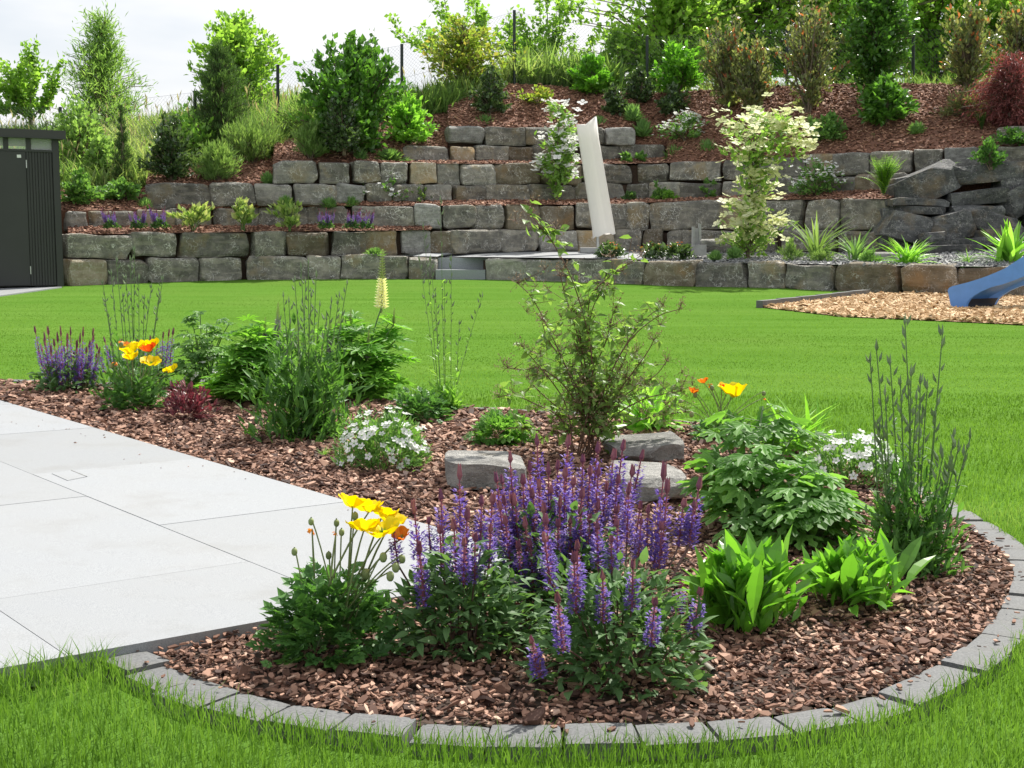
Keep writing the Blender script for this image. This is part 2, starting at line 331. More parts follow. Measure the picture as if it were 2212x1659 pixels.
def chips(mb, p, size, tilt=.35, var=None):
    k = rng.integers(0, len(CHIPS), len(p)); sz_ = np.broadcast_to(np.asarray(size, float), (len(p),))
    for i, T in enumerate(CHIPS):
        q = p[k == i]; n = len(q)
        if not n: continue
        F = framesN(nrm(np.stack([rng.normal(0, tilt, n), rng.normal(0, tilt, n), np.ones(n)], 1)), rng.uniform(0, 6.28, n)); s = sz_[k == i] * np.exp(rng.normal(0, .34, n))
        mb.inst(T, q, F, np.stack([s, s * rng.uniform(.7, 1.3, n), s], 1), rng.beta(1.35, 1.7, n) if var is None else var)
# rough stone: a cut and weathered cube; local size 1 mapped to (w, d, h)
_cg = {}
def cubegrid(nx, ny, nz):
    key = (nx, ny, nz)
    if key in _cg: return _cg[key]
    idx = {}; v = []; f = []
    def vi(i, j, k):
        if (i, j, k) not in idx: idx[(i, j, k)] = len(v); v.append((i / nx - .5, j / ny - .5, k / nz - .5))
        return idx[(i, j, k)]
    for i in range(nx):
        for j in range(ny):
            f.append((vi(i, j, 0), vi(i, j + 1, 0), vi(i + 1, j + 1, 0), vi(i + 1, j, 0))); f.append((vi(i, j, nz), vi(i + 1, j, nz), vi(i + 1, j + 1, nz), vi(i, j + 1, nz)))
        for k in range(nz):
            f.append((vi(i, 0, k), vi(i + 1, 0, k), vi(i + 1, 0, k + 1), vi(i, 0, k + 1))); f.append((vi(i, ny, k), vi(i, ny, k + 1), vi(i + 1, ny, k + 1), vi(i + 1, ny, k)))
    for j in range(ny):
        for k in range(nz):
            f.append((vi(0, j, k), vi(0, j, k + 1), vi(0, j + 1, k + 1), vi(0, j + 1, k))); f.append((vi(nx, j, k), vi(nx, j + 1, k), vi(nx, j + 1, k + 1), vi(nx, j, k + 1)))
    _cg[key] = (np.array(v), f); return _cg[key]
def vnoise(p, r, freqs=((3., 1.), (7., .5), (15., .28), (29., .16))):
    o = np.zeros(len(p))
    for fq, am in freqs:
        for _ in range(4):
            k = r.normal(size=3); k *= fq / np.linalg.norm(k); o += am * .5 * np.sin(p @ k + r.uniform(0, 6.28))
    return o
def rock(w_, d_, h_, seed, res=.06, rough=.02, cuts=6, cutd=.9, edge=.03):
    r = np.random.default_rng(seed)
    nx, ny, nz = [int(min(16, max(4, round(q / res)))) for q in (w_, d_, h_)]
    u, f = cubegrid(nx, ny, nz); dim = np.array((w_, d_, h_)); p = u * dim
    half = dim / 2; q = np.abs(p); inner = half - edge * r.uniform(.7, 1.6); e = np.maximum(q - inner, 0); ln = np.linalg.norm(e, axis=1); lim = half - inner
    k = np.where(ln > lim.min(), lim.min() / np.maximum(ln, 1e-9), 1.); p = np.sign(p) * (np.minimum(q, inner) + e * k[:, None])
    for _ in range(cuts):
        n = r.normal(size=3); n /= np.linalg.norm(n); dd = (np.abs(n) * half).sum() * r.uniform(cutd - .14, cutd + .06)
        s = p @ n - dd; p = p - np.maximum(s, 0)[:, None] * n
    for ax in range(3):
        p[:, ax] += rough * vnoise(p + ax * 7.1, r) * (.6 if ax == 2 else 1.)
    return p, f
# ============================================================ SETTING
# ---- garden ground: one sheet out to the horizon
ys = np.concatenate([[-6, 0, 2, 3, 4, 5, 6, 7, 7.5, 8, 9], np.arange(10, 30, 1.), [40]]); xs = np.array([-60, -20, -12, -8, -5, -2, 0, 2, 5, 8, 12, 20, 60.])
mb = MB(); X, Y = np.meshgrid(xs, ys); Z = terr(np.minimum(Y, 30)) - .006
Z = np.where((Y < 9.), Z - .03, Z)
nx = len(xs); mb.add(np.stack([X, Y, Z], -1).reshape(-1, 3), [(i * nx + j, i * nx + j + 1, (i + 1) * nx + j + 1, (i + 1) * nx + j) for i in range(len(ys) - 1) for j in range(nx - 1)], smooth=True)
lawn = struct(mb.build('lawn_ground', M['lawn_soil']))
# distant land to the horizon
mb = MB(); mb.add([(-900, 40, .8), (900, 40, .8), (900, 1500, -4), (-900, 1500, -4)], [(0, 1, 2, 3)]); struct(mb.build('distant_land', M['meadow']))

# ---- patio of granite slabs, falling gently away from the house
PZ = (.056, -.0085, -.012)
def pat(px, py): return plane_pt(px, py, *PZ)
def zpat(x, y): return PZ[0] + PZ[1] * x + PZ[2] * y
e0, e1 = pat(0, 864.2)[:2], pat(750, 1082)[:2]; f0, f1 = pat(310, 1388)[:2], pat(570, 1341)[:2]
ue = (e1 - e0) / np.linalg.norm(e1 - e0); uf = (f1 - f0) / np.linalg.norm(f1 - f0)
A_ = np.stack([ue, -uf], 1); s_ = np.linalg.solve(A_, f0 - e0); PC = e0 + ue * s_[0]      # front corner of the patio
def edge_d(p): q = p - PC; k = np.linalg.solve(np.stack([-ue, -uf], 1), q); return k            # (along edge going away, along front going outward)
j1 = np.mean([edge_d(pat(*q)[:2])[1] for q in ((0, 996), (320, 1125), (629, 1250))]); j2 = np.mean([edge_d(pat(*q)[:2])[1] for q in ((0, 1318), (88, 1380))])
w1 = j1; w2 = j2 - j1
print('patio', PC, 'rows', w1, w2, 'angle', np.degrees(np.arccos(ue @ uf)))
c1 = edge_d(pat(90, 932)[:2])[0]; c0 = edge_d(pat(420, 1125)[:2])[0]; c2 = edge_d(pat(300, 1248)[:2])[0]; c22 = edge_d(pat(100, 1081)[:2])[0]
print('cross', c1, c0, c2, c22)
P_ = lambda a, bb: PC - ue * a - uf * bb
mb = MB(); mj = MB()
rows = [0, j1, j2] + [j2 + w2 * k for k in range(1, 5)]
for r_ in range(len(rows) - 1):
    if r_ == 0: cuts = [0, c0, c0 + (c1 - c0) * .5, c1]
    elif r_ == 1: cuts = [0, c2, c22]
    else: cuts = [0, c2 * (.4 if r_ % 2 else 1.3)]
    st = 1.35
    while cuts[-1] < 11: cuts.append(cuts[-1] + st)
    for a0, a1 in zip(cuts[:-1], cuts[1:]):
        g_ = .0016
        q = [P_(a0 + g_, rows[r_] + g_), P_(a1 - g_, rows[r_] + g_), P_(a1 - g_, rows[r_ + 1] - g_), P_(a0 + g_, rows[r_ + 1] - g_)]
        dz = rng.normal(0, .0006); top = [(x, y, zpat(x, y) + dz) for x, y in q]; lo = [(x, y, zpat(x, y) - .06) for x, y in q]
        mb.add(top + lo, [(3, 2, 1, 0), (0, 1, 5, 4), (1, 2, 6, 5), (2, 3, 7, 6), (3, 0, 4, 7)], rng.random())
q = [P_(.004, .004), P_(11, .004), P_(11, rows[-1]), P_(.004, rows[-1])]
mb.add([(x, y, zpat(x, y) - .009) for x, y in q], [(3, 2, 1, 0)], .5, 1)
struct(mb.build('pavement', [M['granite'], M['joint']]))
dc = [pat(*q_)[:2] for q_ in ((112, 1024), (151, 1017), (186, 1031), (146, 1039))]; mb = MB(); dcz = [(x, y, zpat(x, y) + .003) for x, y in dc]; mb.add(dcz + [(x, y, z - .02) for x, y, z in dcz], [(3, 2, 1, 0), (0, 1, 5, 4), (1, 2, 6, 5), (2, 3, 7, 6), (3, 0, 4, 7)], .1)
dr = thing('drain_cover', 'small flush square cover plate let into the pale paving', 'drain cover', dcz[0]); mb.build('plate', M['granite'], dr); a_, b_ = pat(154, 1017.5), pat(187, 1030.5); MB().tube([a_ + (0, 0, .001), b_ + (0, 0, .001)], .004, 4).build('slot', M['joint'], dr)
patio_poly = np.array([P_(0, 0), P_(11, 0), P_(11, rows[-1]), P_(0, rows[-1])])

# ---- planting bed and its stone edging
inner_px = [(250, 1396), (310, 1393), (345, 1430), (480, 1481), (620, 1517), (800, 1545), (1050, 1562), (1250, 1565), (1500, 1558), (1700, 1540), (1850, 1510), (1990, 1450), (2090, 1395), (2150, 1335), (2185, 1265), (2190, 1228), (2165, 1190), (2120, 1155), (2060, 1122),
            (1960, 1060), (1830, 1000), (1680, 950), (1500, 915), (1300, 898), (1050, 884), (800, 866), (500, 846), (200, 829), (60, 824), (-60, 822), (-200, 822)]
inner = smoothc(np.array([ground(*q)[:2] for q in inner_px]), 3)
bed_poly = np.concatenate([inner[6:], [P_(9.0, 0), P_(0, 0), P_(0, .75)]])
print('bed area', area(bed_poly))
stt = struct
edge = thing('stone_edging', 'curved row of grey granite setts edging the planting bed', 'edging', (*inner[len(inner) // 2], 0))
outer_pts = []
step = .155
pts = resample(inner, step)
tan = nrm(np.gradient(pts, axis=0)); nor = np.stack([tan[:, 1], -tan[:, 0]], 1)      # outward for this winding
ctr = bed_poly.mean(0)
if ((pts[10] - ctr) * nor[10]).sum() < 0: nor = -nor
for i in range(len(pts)):
    c, t_, n_ = pts[i], tan[i], nor[i]
    wd = .115 + rng.normal(0, .008); ln = step - .005
    p, f = rock(ln, wd, .1, 900 + i, .03, .003, 2, 1.02, .006)
    p[:, 0] *= 1 + (p[:, 1] / wd + .5) * (np.linalg.norm((pts + nor * .115)[min(i + 1, len(pts) - 1)] - (pts + nor * .115)[max(i - 1, 0)]) / (step * (2 if 0 < i < len(pts) - 1 else 1)) - 1)
    v = np.stack([c[0] + p[:, 0] * t_[0] + (p[:, 1] + wd / 2) * n_[0], c[1] + p[:, 0] * t_[1] + (p[:, 1] + wd / 2) * n_[1], p[:, 2] + float(terr(c[1])) - .05 + rng.normal(0, .003)], 1)
    o = MB().add(v, f, rng.random(), 0, False).build('edging_stone', M['edging'], edge, (*(c + n_ * wd / 2), float(terr(c[1])) - .03))
outer = pts + nor * .115
lawn_hole = np.concatenate([outer, bed_poly[-3:]])
# bed soil
mb = MB(); lo, hi = bed_poly.min(0) - .1, bed_poly.max(0) + .1; gx = np.arange(lo[0], hi[0], .06); gy = np.arange(lo[1], hi[1], .06)
bp2 = bed_poly.copy(); GX, GY = np.meshgrid(gx, gy)
mid_poly = np.concatenate([(pts + nor * .05), bed_poly[-3:]])
ins = pip(mid_poly, GX, GY); cell = ins[:-1, :-1] & ins[1:, :-1] & ins[:-1, 1:] & ins[1:, 1:]
GZ = terr(GY) - .014 + .006 * np.sin(GX * 3.1) * np.cos(GY * 2.3); n_ = len(gx); I, J = np.nonzero(cell)
mb.v.append(np.stack([GX, GY, GZ], -1).reshape(-1, 3)); mb.a.append(np.full(GX.size, .5)); q = np.stack([I * n_ + J, I * n_ + J + 1, (I + 1) * n_ + J + 1, (I + 1) * n_ + J], 1)
mb.l.append(q.ravel()); mb.n.append(np.full(len(q), 4)); mb.m.append(np.zeros(len(q), int)); mb.sm.append(np.ones(len(q), bool))
struct(mb.build('bed_soil', M['mulch_soil']))
q = sample_poly(bed_poly, 84000); d_ = q[:, 1]; keep = rng.random(len(q)) < np.clip((4.6 / d_) ** 1.6, .1, 1); q = q[keep]; q = q[~pip(patio_poly, q[:, 0], q[:, 1])]
mb = MB(); z = terr(q[:, 1]) - .008 + rng.random(len(q)) ** 2 * .022
k_ = rng.integers(0, len(pts), 150); sp_ = pts[k_] + nor[k_] * rng.uniform(.0, .07, 150)[:, None] + tan[k_] * rng.uniform(-.09, .09, 150)[:, None]; chips(mb, np.column_stack([sp_, terr(sp_[:, 1]) + .009]), .017, .2)
k_ = np.array([P_(a, bb) for a, bb in zip(rng.uniform(0, 5, 34), np.abs(rng.normal(0, .2, 34)) + .02)]); chips(mb, np.column_stack([k_, zpat(k_[:, 0], k_[:, 1]) + .003]), .011, .1)
chips(mb, np.column_stack([q, z]), .0205 * np.clip(q[:, 1] / 4.2, 1, 2.), .38)
tag(stuff(mb.build('bark_mulch', M['chip'])), 'brown bark mulch covering the planting bed', 'mulch')

# ---- play area of pale wood chips
play_px = [(1646, 664), (1700, 657), (1760, 651), (1880, 636), (2000, 636), (2300, 645), (2500, 700), (2212, 702), (2000, 692), (1820, 684)]
play = np.array([ground(*q)[:2] for q in play_px])
lo, hi = play.min(0), play.max(0)
q = sample_poly(play, 15000); mb = MB(); chips(mb, np.column_stack([q, terr(q[:, 1]) + .004 + rng.random(len(q)) * .015 + .06 * np.exp(-((q - ground(2150, 690)[:2]) ** 2).sum(1) / .22)]), .062, .5)
gq = [(x, y, float(terr(y)) + .006) for x, y in play]; mb.add(gq, [tuple(range(len(gq)))], .4)
tag(stuff(mb.build('wood_chips', M['woodchip'])), 'pale wood chips spread under the blue slide', 'wood chips')
e_ = resample(np.array([ground(*q)[:2] for q in ((1640, 664), (1700, 657), (1760, 651), (1880, 636.5))]), .5); pe = thing('play_edging', 'thin grey stone edging between lawn and wood chips', 'edging', (*e_[0], 0.2))
for a, bb in zip(e_[:-1], e_[1:]):
    t_ = nrm(bb - a); F = np.array(((t_[0], t_[1], 0), (-t_[1], t_[0], 0), (0, 0, 1.))); c = (a + bb) / 2
    MB().box((*c, float(terr(c[1])) + .02), (.495, .09, .12), F).build('edging_stone', M['edging'], pe)

# ---- lawn grass
def blades(mb, q, h, wdt, lean=.35, zoff=0.):
    n = len(q); yaw = rng.uniform(0, 6.28, n); ln = np.abs(rng.normal(0, lean, n)) + .06; hh = h * rng.uniform(.55, 1.15, n); d = np.stack([np.cos(yaw), np.sin(yaw)], 1); s = np.stack([-d[:, 1], d[:, 0]], 1)
    sp = rng.uniform(0, 6.28, n); s = np.stack([np.cos(sp), np.sin(sp)], 1); b0 = np.column_stack([q, terr(q[:, 1]) + zoff - .012]); wv = np.broadcast_to(wdt, (n,)) * rng.uniform(.7, 1.3, n)
    s3 = np.column_stack([s * wv[:, None] * .5, np.zeros(n)]); m1 = b0 + np.column_stack([d * (ln * hh * .3)[:, None], hh * .55]); t3 = b0 + np.column_stack([d * (ln * hh)[:, None], hh * .98])
    v = np.stack([b0 - s3, b0 + s3, m1 + s3 * .8, m1 - s3 * .8, t3], 1).reshape(-1, 3); off = mb.k + np.arange(n) * 5
    mb.l.append((off[:, None] + np.array((0, 1, 2, 3, 3, 2, 4))[None]).ravel()); mb.n.append(np.tile([4, 3], n)); mb.m.append(np.zeros(2 * n, int)); mb.sm.append(np.zeros(2 * n, bool)); mb.v.append(v)
    var = np.clip(.42 + .22 * np.sin(q[:, 1] * 2.1 + .35 * np.sin(q[:, 0] * .7)) * np.sin(q[:, 1] * .83 + q[:, 0] * .17) + .1 * np.sin(q[:, 0] * 4.1 + q[:, 1] * 6.3) + rng.normal(0, 1, n) * .17 * np.minimum(1, (3 / q[:, 1]) ** .6), 0, 1)
    mb.a.append(np.repeat(var, 5)); mb.k += 5 * n
A_front = [W(147, 617, 21.0)]
def frust(n, y0, y1, k=.43):
    y = np.sqrt(rng.random(n) * (y1 * y1 - y0 * y0) + y0 * y0); x = rng.uniform(-1, 1, n) * (k * y + .25); return np.stack([x, y], 1)
mb = MB()
n = 420000; q_ = .65; y = (rng.random(n) * (23.5 ** q_ - 2.3 ** q_) + 2.3 ** q_) ** (1 / q_); q = np.stack([rng.uniform(-1, 1, n) * (.43 * y + .25), y], 1)
bad = pip(lawn_hole, q[:, 0], q[:, 1]) | pip(patio_poly, q[:, 0], q[:, 1]) | pip(play, q[:, 0], q[:, 1]); q = q[~bad]; blades(mb, q, .047 * np.minimum(1, (3. / q[:, 1]) ** .78), .0027 * np.maximum(1, (q[:, 1] / 3) ** .75))
# longer uncut fringe along the edging and the patio
fr = resample(outer, .004); fr = fr[rng.random(len(fr)) < .8]; q = fr + rng.normal(0, .018, fr.shape) + np.repeat(0, 1); cc = inner.mean(0); nq = nrm(q - cc); q = q - nq * .012
q = q[~pip(np.concatenate([pts + nor * .088, bed_poly[-3:]]), q[:, 0], q[:, 1])]; q = q[~pip(patio_poly, q[:, 0], q[:, 1])]; blades(mb, q, .052, .0028 * np.ones(len(q)), .6)
n = 2600; q = np.array([P_(0, bb) for bb in rng.uniform(.55, 4, n)]) + ue * rng.uniform(.0, .09, n)[:, None]; q = q[~pip(lawn_hole, q[:, 0], q[:, 1])]; blades(mb, q, .085, .0034 * np.ones(len(q)), .5)
tag(stuff(mb.build('lawn_grass', M['grass'])), 'mown bright green lawn grass around the planting bed', 'grass')

# ---- terrace walls of quarried blocks
def ip(rows, px, k): return float(np.interp(px, [r[0] for r in rows], [r[k] for r in rows]))
seedk = [0]
def course(root, rows, joints, tans={}, depth=.5, sink=0.):
    for i, (a, bb) in enumerate(zip(joints[:-1], joints[1:])):
        m = (a + bb) / 2; top, bot = ip(rows, m, 1), ip(rows, m, 2)
        pl, pr = W(a, (top + bot) / 2, ip(rows, a, 3)), W(bb, (top + bot) / 2, ip(rows, bb, 3)); pm = (pl + pr) / 2; D = pm[1]
        zt, zb = W(m, top, D)[2], W(m, bot, D)[2] - sink; t_ = nrm(pr[:2] - pl[:2]); n_ = np.array((-t_[1], t_[0]))
        wd = np.linalg.norm(pr[:2] - pl[:2]) - rng.uniform(.006, .02); h = zt - zb - rng.uniform(.002, .014); seedk[0] += 1
        p, f = rock(wd, depth, h, 50 + seedk[0], .045, .032, 10, .93, .035)
        j = rng.normal(0, .03); c = np.array((*(pm[:2] + n_ * (depth / 2 + j)), (zt + zb) / 2))
        v = np.stack([p[:, 0] * t_[0] + p[:, 1] * n_[0], p[:, 0] * t_[1] + p[:, 1] * n_[1], p[:, 2]], 1) + c
        k_ = rng.random(); mt = tans.get(i, 'stone_tan' if k_ < .04 else 'stone_brown' if k_ < .12 else 'stone_light' if k_ < .3 else 'stone'); MB().add(v, f, .5, 0, False).build('stone_block', M[mt], root, c)
gD = lambda px, py: ground(px, py)[1]
A1 = [(147, 562, 617), (300, 560, 611), (530, 555, 604), (740, 552, 602), (945, 553, 602)]; A1 = [(*r, gD(r[0], r[2])) for r in A1]
A2 = [(1043, 557, 603), (1309, 561, 611), (1500, 565, 618), (1697, 567, 622), (1940, 572, 634), (2212, 574, 642), (2330, 575, 646), (2800, 580, 662)]; A2 = [(*r, gD(r[0], r[2])) for r in A2]
DA = lambda px: ip(A1 if px < 990 else A2, px, 3)
print('A depths', [round(r[3], 2) for r in A1 + A2])
B1 = [(147, 506, 561, DA(147) + .12), (385, 502, 557, DA(385) + .12), (714, 498, 553, DA(714) + .3), (786, 497, 553, DA(786) + .35), (931, 496, 550, DA(931) + .7)]
B2 = [(931, 496, 550, DA(931) + .7), (983, 495, 549, 23.7), (1164, 496, 546.5, 25.0), (1324, 497, 545.5, 25.3), (1430, 498, 547, 25.2), (1598, 497, 546, 24.4), (1800, 498, 547, 23.0), (1945, 500, 548, 22.3)]
C1 = [(147, 457, 503, B1[0][3] + .75), (381, 452, 503, B1[1][3] + .75), (556, 447, 500, B1[2][3] + .7), (760, 444, 497, B1[2][3] + .75), (895, 443, 495, B1[4][3] + .2)]
C2 = [(895, 443, 495, B1[4][3] + .2), (1023, 443, 495, 24.15), (1242, 441, 497, 25.35), (1404, 437, 497, 25.4), (1556, 431, 497, 24.9), (1734, 430, 498, 23.6), (1925, 428, 500, 22.5)]
BACK = MB()
def tier(label, parts, name='retaining_wall'):
    for rows, jn, *_r in parts:
        px = np.linspace(jn[0], jn[-1], 24); k = len(px); P = [W(p, ip(rows, p, 1) + 5, ip(rows, p, 3) + .2) for p in px] + [W(p, ip(rows, p, 2) + 3, ip(rows, p, 3) + .2) for p in px]
        BACK.add(P, [(i, i + 1, k + i + 1, k + i) for i in range(k - 1)])
    r0 = parts[0][0][0]; root = thing(name, label, 'stone wall', W(r0[0], r0[2], r0[3]), 'dry stone terrace walls of the hillside')
    for p in parts: course(root, *p)
    return root
tier('lowest two courses of grey blocks between the shed and the granite steps', [
    (A1, [147, 229, 318, 434, 530, 665, 739, 831, 885, 944], {0: 'stone_tan'}, .55, .06), (B1, [147, 284, 385, 539, 625, 714, 786, 866, 931], {6: 'stone_tan', 7: 'stone_pale'}, .55)])
tier('lowest course of grey blocks from the granite steps to the blue slide', [(A2, [1044, 1138, 1218, 1309, 1392, 1500, 1613, 1697, 1804, 1940, 2062, 2200, 2330, 2470, 2600, 2760], {4: 'stone_brown', 8: 'stone_brown', 9: 'stone_brown', 10: 'stone_brown', 11: 'stone_brown'}, .5, .06)])
tier('two courses of grey blocks standing behind the pale stone platform', [
    (B2, [931, 983, 1080, 1164, 1242, 1324, 1388, 1430, 1467, 1598, 1672, 1800, 1868, 1945], {4: 'stone_tan', 6: 'stone_brown'}, .5), (C2, [895, 954, 1023, 1097, 1175, 1242, 1300, 1350, 1404, 1556, 1640, 1734, 1808, 1925], {0: 'stone_pale'}, .5)])
tier('grey block course behind the row of small purple salvias', [(C1, [147, 195, 299, 381, 470, 556, 659, 760, 894], {}, .5)])
Dl = [(318, 394, 452, 23.2), (553, 397, 447, 23.8), (790, 398, 441, 24.2), (1053, 400, 437, 25.0), (1352, 394, 434, 26.3), (1559, 391, 430, 25.7), (1734, 381, 423, 24.5), (1843, 380, 420, 23.9), (1960, 374, 415, 23.3)]
E = [(594, 348, 398, 23.95), (758, 349, 398, 24.3), (948, 352, 400, 24.8), (1169, 352, 400, 25.6), (1371, 352, 394, 26.4), (1559, 348, 391, 25.85), (1734, 332, 380, 24.7), (1876, 328, 378, 23.95), (2032, 320, 372, 23.3), (2212, 312, 358, 22.7), (2330, 308, 350, 22.3), (2800, 300, 345, 21.8)]
tier('long middle wall of two grey courses crossing behind the parasol', [
    (Dl, [318, 452, 553, 636, 724, 790, 850, 916, 985, 1053, 1150, 1242, 1352, 1400, 1471, 1559, 1640, 1734, 1780, 1843, 1900, 1960], {4: 'stone_pale', 17: 'stone_tan'}, .5), (E, [594, 688, 758, 821, 889, 948, 1002, 1072, 1169, 1259, 1371, 1444, 1559, 1640, 1734, 1797, 1876, 1966, 2032, 2110, 2220, 2330, 2450, 2560, 2680, 2790], {4: 'stone_tan', 7: 'stone_brown', 14: 'stone_tan', 18: 'stone_pale'}, .5)])
F_ = [(872, 315, 350, 25.5), (1028, 314, 350, 25.9), (1158, 315, 351, 26.3), (1339, 312, 347, 27.0), (1438, 310, 343, 27.0)]
G_ = [(969, 271, 313, 26.0), (1139, 275, 315, 26.4), (1371, 274, 311, 27.1)]
tier('topmost short wall of two courses below the bark covered mound', [(F_, [872, 975, 1028, 1101, 1158, 1250, 1339, 1438], {1: 'stone_tan'}, .45), (G_, [969, 1049, 1139, 1200, 1260, 1308, 1371], {0: 'stone_pale', 5: 'stone_pale'}, .45)])
H_ = [(2146, 274, 311, 23.6), (2212, 271, 309, 23.2), (2330, 268, 306, 22.8)]
tier('short piece of grey wall below the red leaved maple', [(H_, [2146, 2225, 2330], {}, .45)])

struct(BACK.build('wall_backfill_ground', M['mulch_soil']))
# ---- steps and platform
sp0, sp1 = W(945, 603, gD(945, 603)), W(1043, 604, gD(1043, 604))
st = thing('garden_steps', 'two blue grey granite steps leading up to the pale platform', 'steps', (sp0 + sp1) / 2)
zt1 = W(990, 583, sp0[1])[2]; zt2 = W(990, 557, sp0[1] + .35)[2]; z0 = sp0[2] - .08; yf = sp0[1] - .02; xl, xr = sp0[0] - .03, sp1[0] + .04
MB().box(((xl + xr) / 2, yf + .2, (z0 + zt1) / 2), (xr - xl, .4, zt1 - z0)).build('step', M['step'], st)
MB().box(((xl + xr) / 2 + .02, yf + .6, (z0 + zt2) / 2), (xr - xl - .01, .4, zt2 - z0)).build('step', M['step'], st)
def ruled(front, back, n=40, extra=0.):
    def rs(p):
        p = np.array([W(*q) for q in p]); d = np.concatenate([[0], np.cumsum(np.linalg.norm(np.diff(p, axis=0), axis=1))]); t = np.linspace(0, d[-1], n); return np.stack([np.interp(t, d, p[:, i]) for i in range(3)], 1)
    return rs(front), rs(back)
def sheet(mb, a, bb, mi=0, m=1, var=.5):
    n = len(a); P = np.concatenate([a + (bb - a) * (k / m) for k in range(m + 1)]); mb.add(P, [(k * n + i, k * n + i + 1, (k + 1) * n + i + 1, (k + 1) * n + i) for k in range(m) for i in range(n - 1)], var, mi, True)
def on_ruled(a, bb, n):
    u = rng.random(n) * (len(a) - 1.001); i = u.astype(int); fu = (u - i)[:, None]; t = rng.random(n)[:, None]
    return (a[i] * (1 - fu) + a[i + 1] * fu) * (1 - t) + (bb[i] * (1 - fu) + bb[i + 1] * fu) * t
mb = MB(); fr, bk = ruled([(850, 552.5, DA(850) + .3), (944, 554, DA(944) + .02), (945, 555, DA(945) + .72), (1043, 555, 22.9), (1044, 555, DA(1044) + .05), (1309, 558, DA(1309) + .05), (1400, 560.5, DA(1400) + .05)], [(885, 549, 23.2), (983, 545.5, 23.9), (1164, 542.5, 25.2), (1324, 541.5, 25.6), (1440, 543.5, 25.4)], 60)
sheet(mb, fr, bk, 0, 3); struct(mb.build('platform_paving', M['granite']))
mb = MB(); fr, bk = ruled([(1395, 565, DA(1400) + .05), (1697, 569, DA(1697) + .05), (1940, 574, DA(1940) + .05), (2212, 576, DA(2212) + .05), (2330, 577, DA(2330) + .05)], [(1435, 547, 25.4), (1598, 547, 24.6), (1800, 547, 23.2), (1945, 546, 22.5), (2212, 536, 21.8), (2330, 536, 21.5)], 50)
sheet(mb, fr, bk, 0, 3); struct(mb.build('gravel_ground', M['gravel']))
GR = (fr, bk); mb = MB(); chips(mb, on_ruled(fr, bk, 6000) + (0, 0, .012), .05, .6); tag(stuff(mb.build('gravel', M['gravel'])), 'loose grey gravel around the pond plants', 'gravel')
# soil strips between the walls
mb = MB(); SO = []
def soil(front, back, nch): a, bb = ruled(front, back, 40); sheet(mb, a, bb, 0, 2); SO.append((a, bb, nch))
soil([(r[0], r[1] + 1, r[3] + .05) for r in B1], [(C1[0][0], 489, C1[0][3] + .1), (C1[1][0], 488, C1[1][3] + .1), (C1[2][0], 486, C1[2][3] + .1), (C1[3][0], 484, C1[3][3] + .1), (931, 487, B1[4][3] + .35)], 2600)
soil([(r[0], r[1] + 1, r[3] + .05) for r in C1[1:4]] + [(r[0], r[1] + 1, r[3] + .05) for r in C2], [(381, 441, 23.5)] + [(r[0], r[2] - 5, r[3] + .1) for r in Dl[1:7]] + [(1843, 410, 24.0), (1960, 406, 23.4)], 4200)
soil([(r[0], r[1] + 1, r[3] + .05) for r in E[1:6]], [(800, 344, 25.0)] + [(r[0], r[2] - 3, r[3] + .1) for r in F_] + [(1500, 340, 26.6)], 1500)
struct(mb.build('terrace_soil', M['slope_soil']))
mb = MB()
for a, bb, n in SO: chips(mb, on_ruled(a, bb, n) + (0, 0, .012), .05, .45)
tag(stuff(mb.build('terrace_bark_mulch', M['chip_red'])), 'reddish bark mulch on the strips between terrace walls', 'mulch')

# ---- the hillside above the walls
hf = [(-500, 455, 23.), (147, 455, C1[0][3] + .1), (316, 451, C1[0][3] + .9), (318, 397, 23.6), (590, 398, 24.2), (593, 350, 24.2), (868, 351, 25.1), (871, 317, 25.8), (966, 315, 26.2), (969, 273, 26.3), (1371, 276, 27.4), (1373, 312, 27.3), (1440, 312, 27.3), (1443, 349, 26.5), (1559, 349, 26.1), (1734, 334, 25.0), (1876, 330, 24.2), (2032, 322, 23.6), (2212, 313, 23.0), (2330, 309, 22.6), (2900, 300, 22.)]
hr = [(-500, 385, 26.), (147, 385, 26.), (316, 377, 26.), (318, 376, 26.), (590, 308, 26.8), (593, 307, 26.8), (868, 240, 28.), (871, 239, 28.), (966, 214, 28.4), (969, 213, 28.4), (1371, 203, 28.9), (1373, 203, 28.9), (1440, 200, 28.7), (1443, 200, 28.7), (1559, 193, 28.2), (1734, 184, 27.6), (1876, 180, 27.2), (2032, 182, 26.8), (2212, 186, 26.4), (2330, 186, 26.2), (2900, 186, 26.)]
hr.insert(10, (1095, 181, 28.7)); hf.insert(10, (1095, 273.5, 26.6)); hr.insert(11, (1190, 186, 28.9)); hf.insert(11, (1190, 274, 26.9))
hx = np.array(sorted(set([q[0] for q in hf] + list(np.linspace(-500, 2900, 120)))))
def hprof(px, t):
    """point on the hillside: t 0 at the wall top, 1 at the ridge, beyond 1 behind it"""
    fy, fd = np.interp(px, [q[0] for q in hf], [q[1] for q in hf]), np.interp(px, [q[0] for q in hf], [q[2] for q in hf])
    ry, rd = np.interp(px, [q[0] for q in hr], [q[1] for q in hr]), np.interp(px, [q[0] for q in hr], [q[2] for q in hr])
    a, bb = W(px, fy, fd), W(px, ry, rd)
    if t <= 1:
        p = a + (bb - a) * t; p[2] += .12 * math.sin(math.pi * t); return p
    k = (t - 1); left = np.clip((950 - px) / 300, 0, 1)
    return np.array((bb[0] * (1 + k * .3), bb[1] + 4.5 * k, bb[2] + left * min(k, 1.) * 1.0 - (1 - left) * k * .35 - left * max(0, k - 1) * .5))
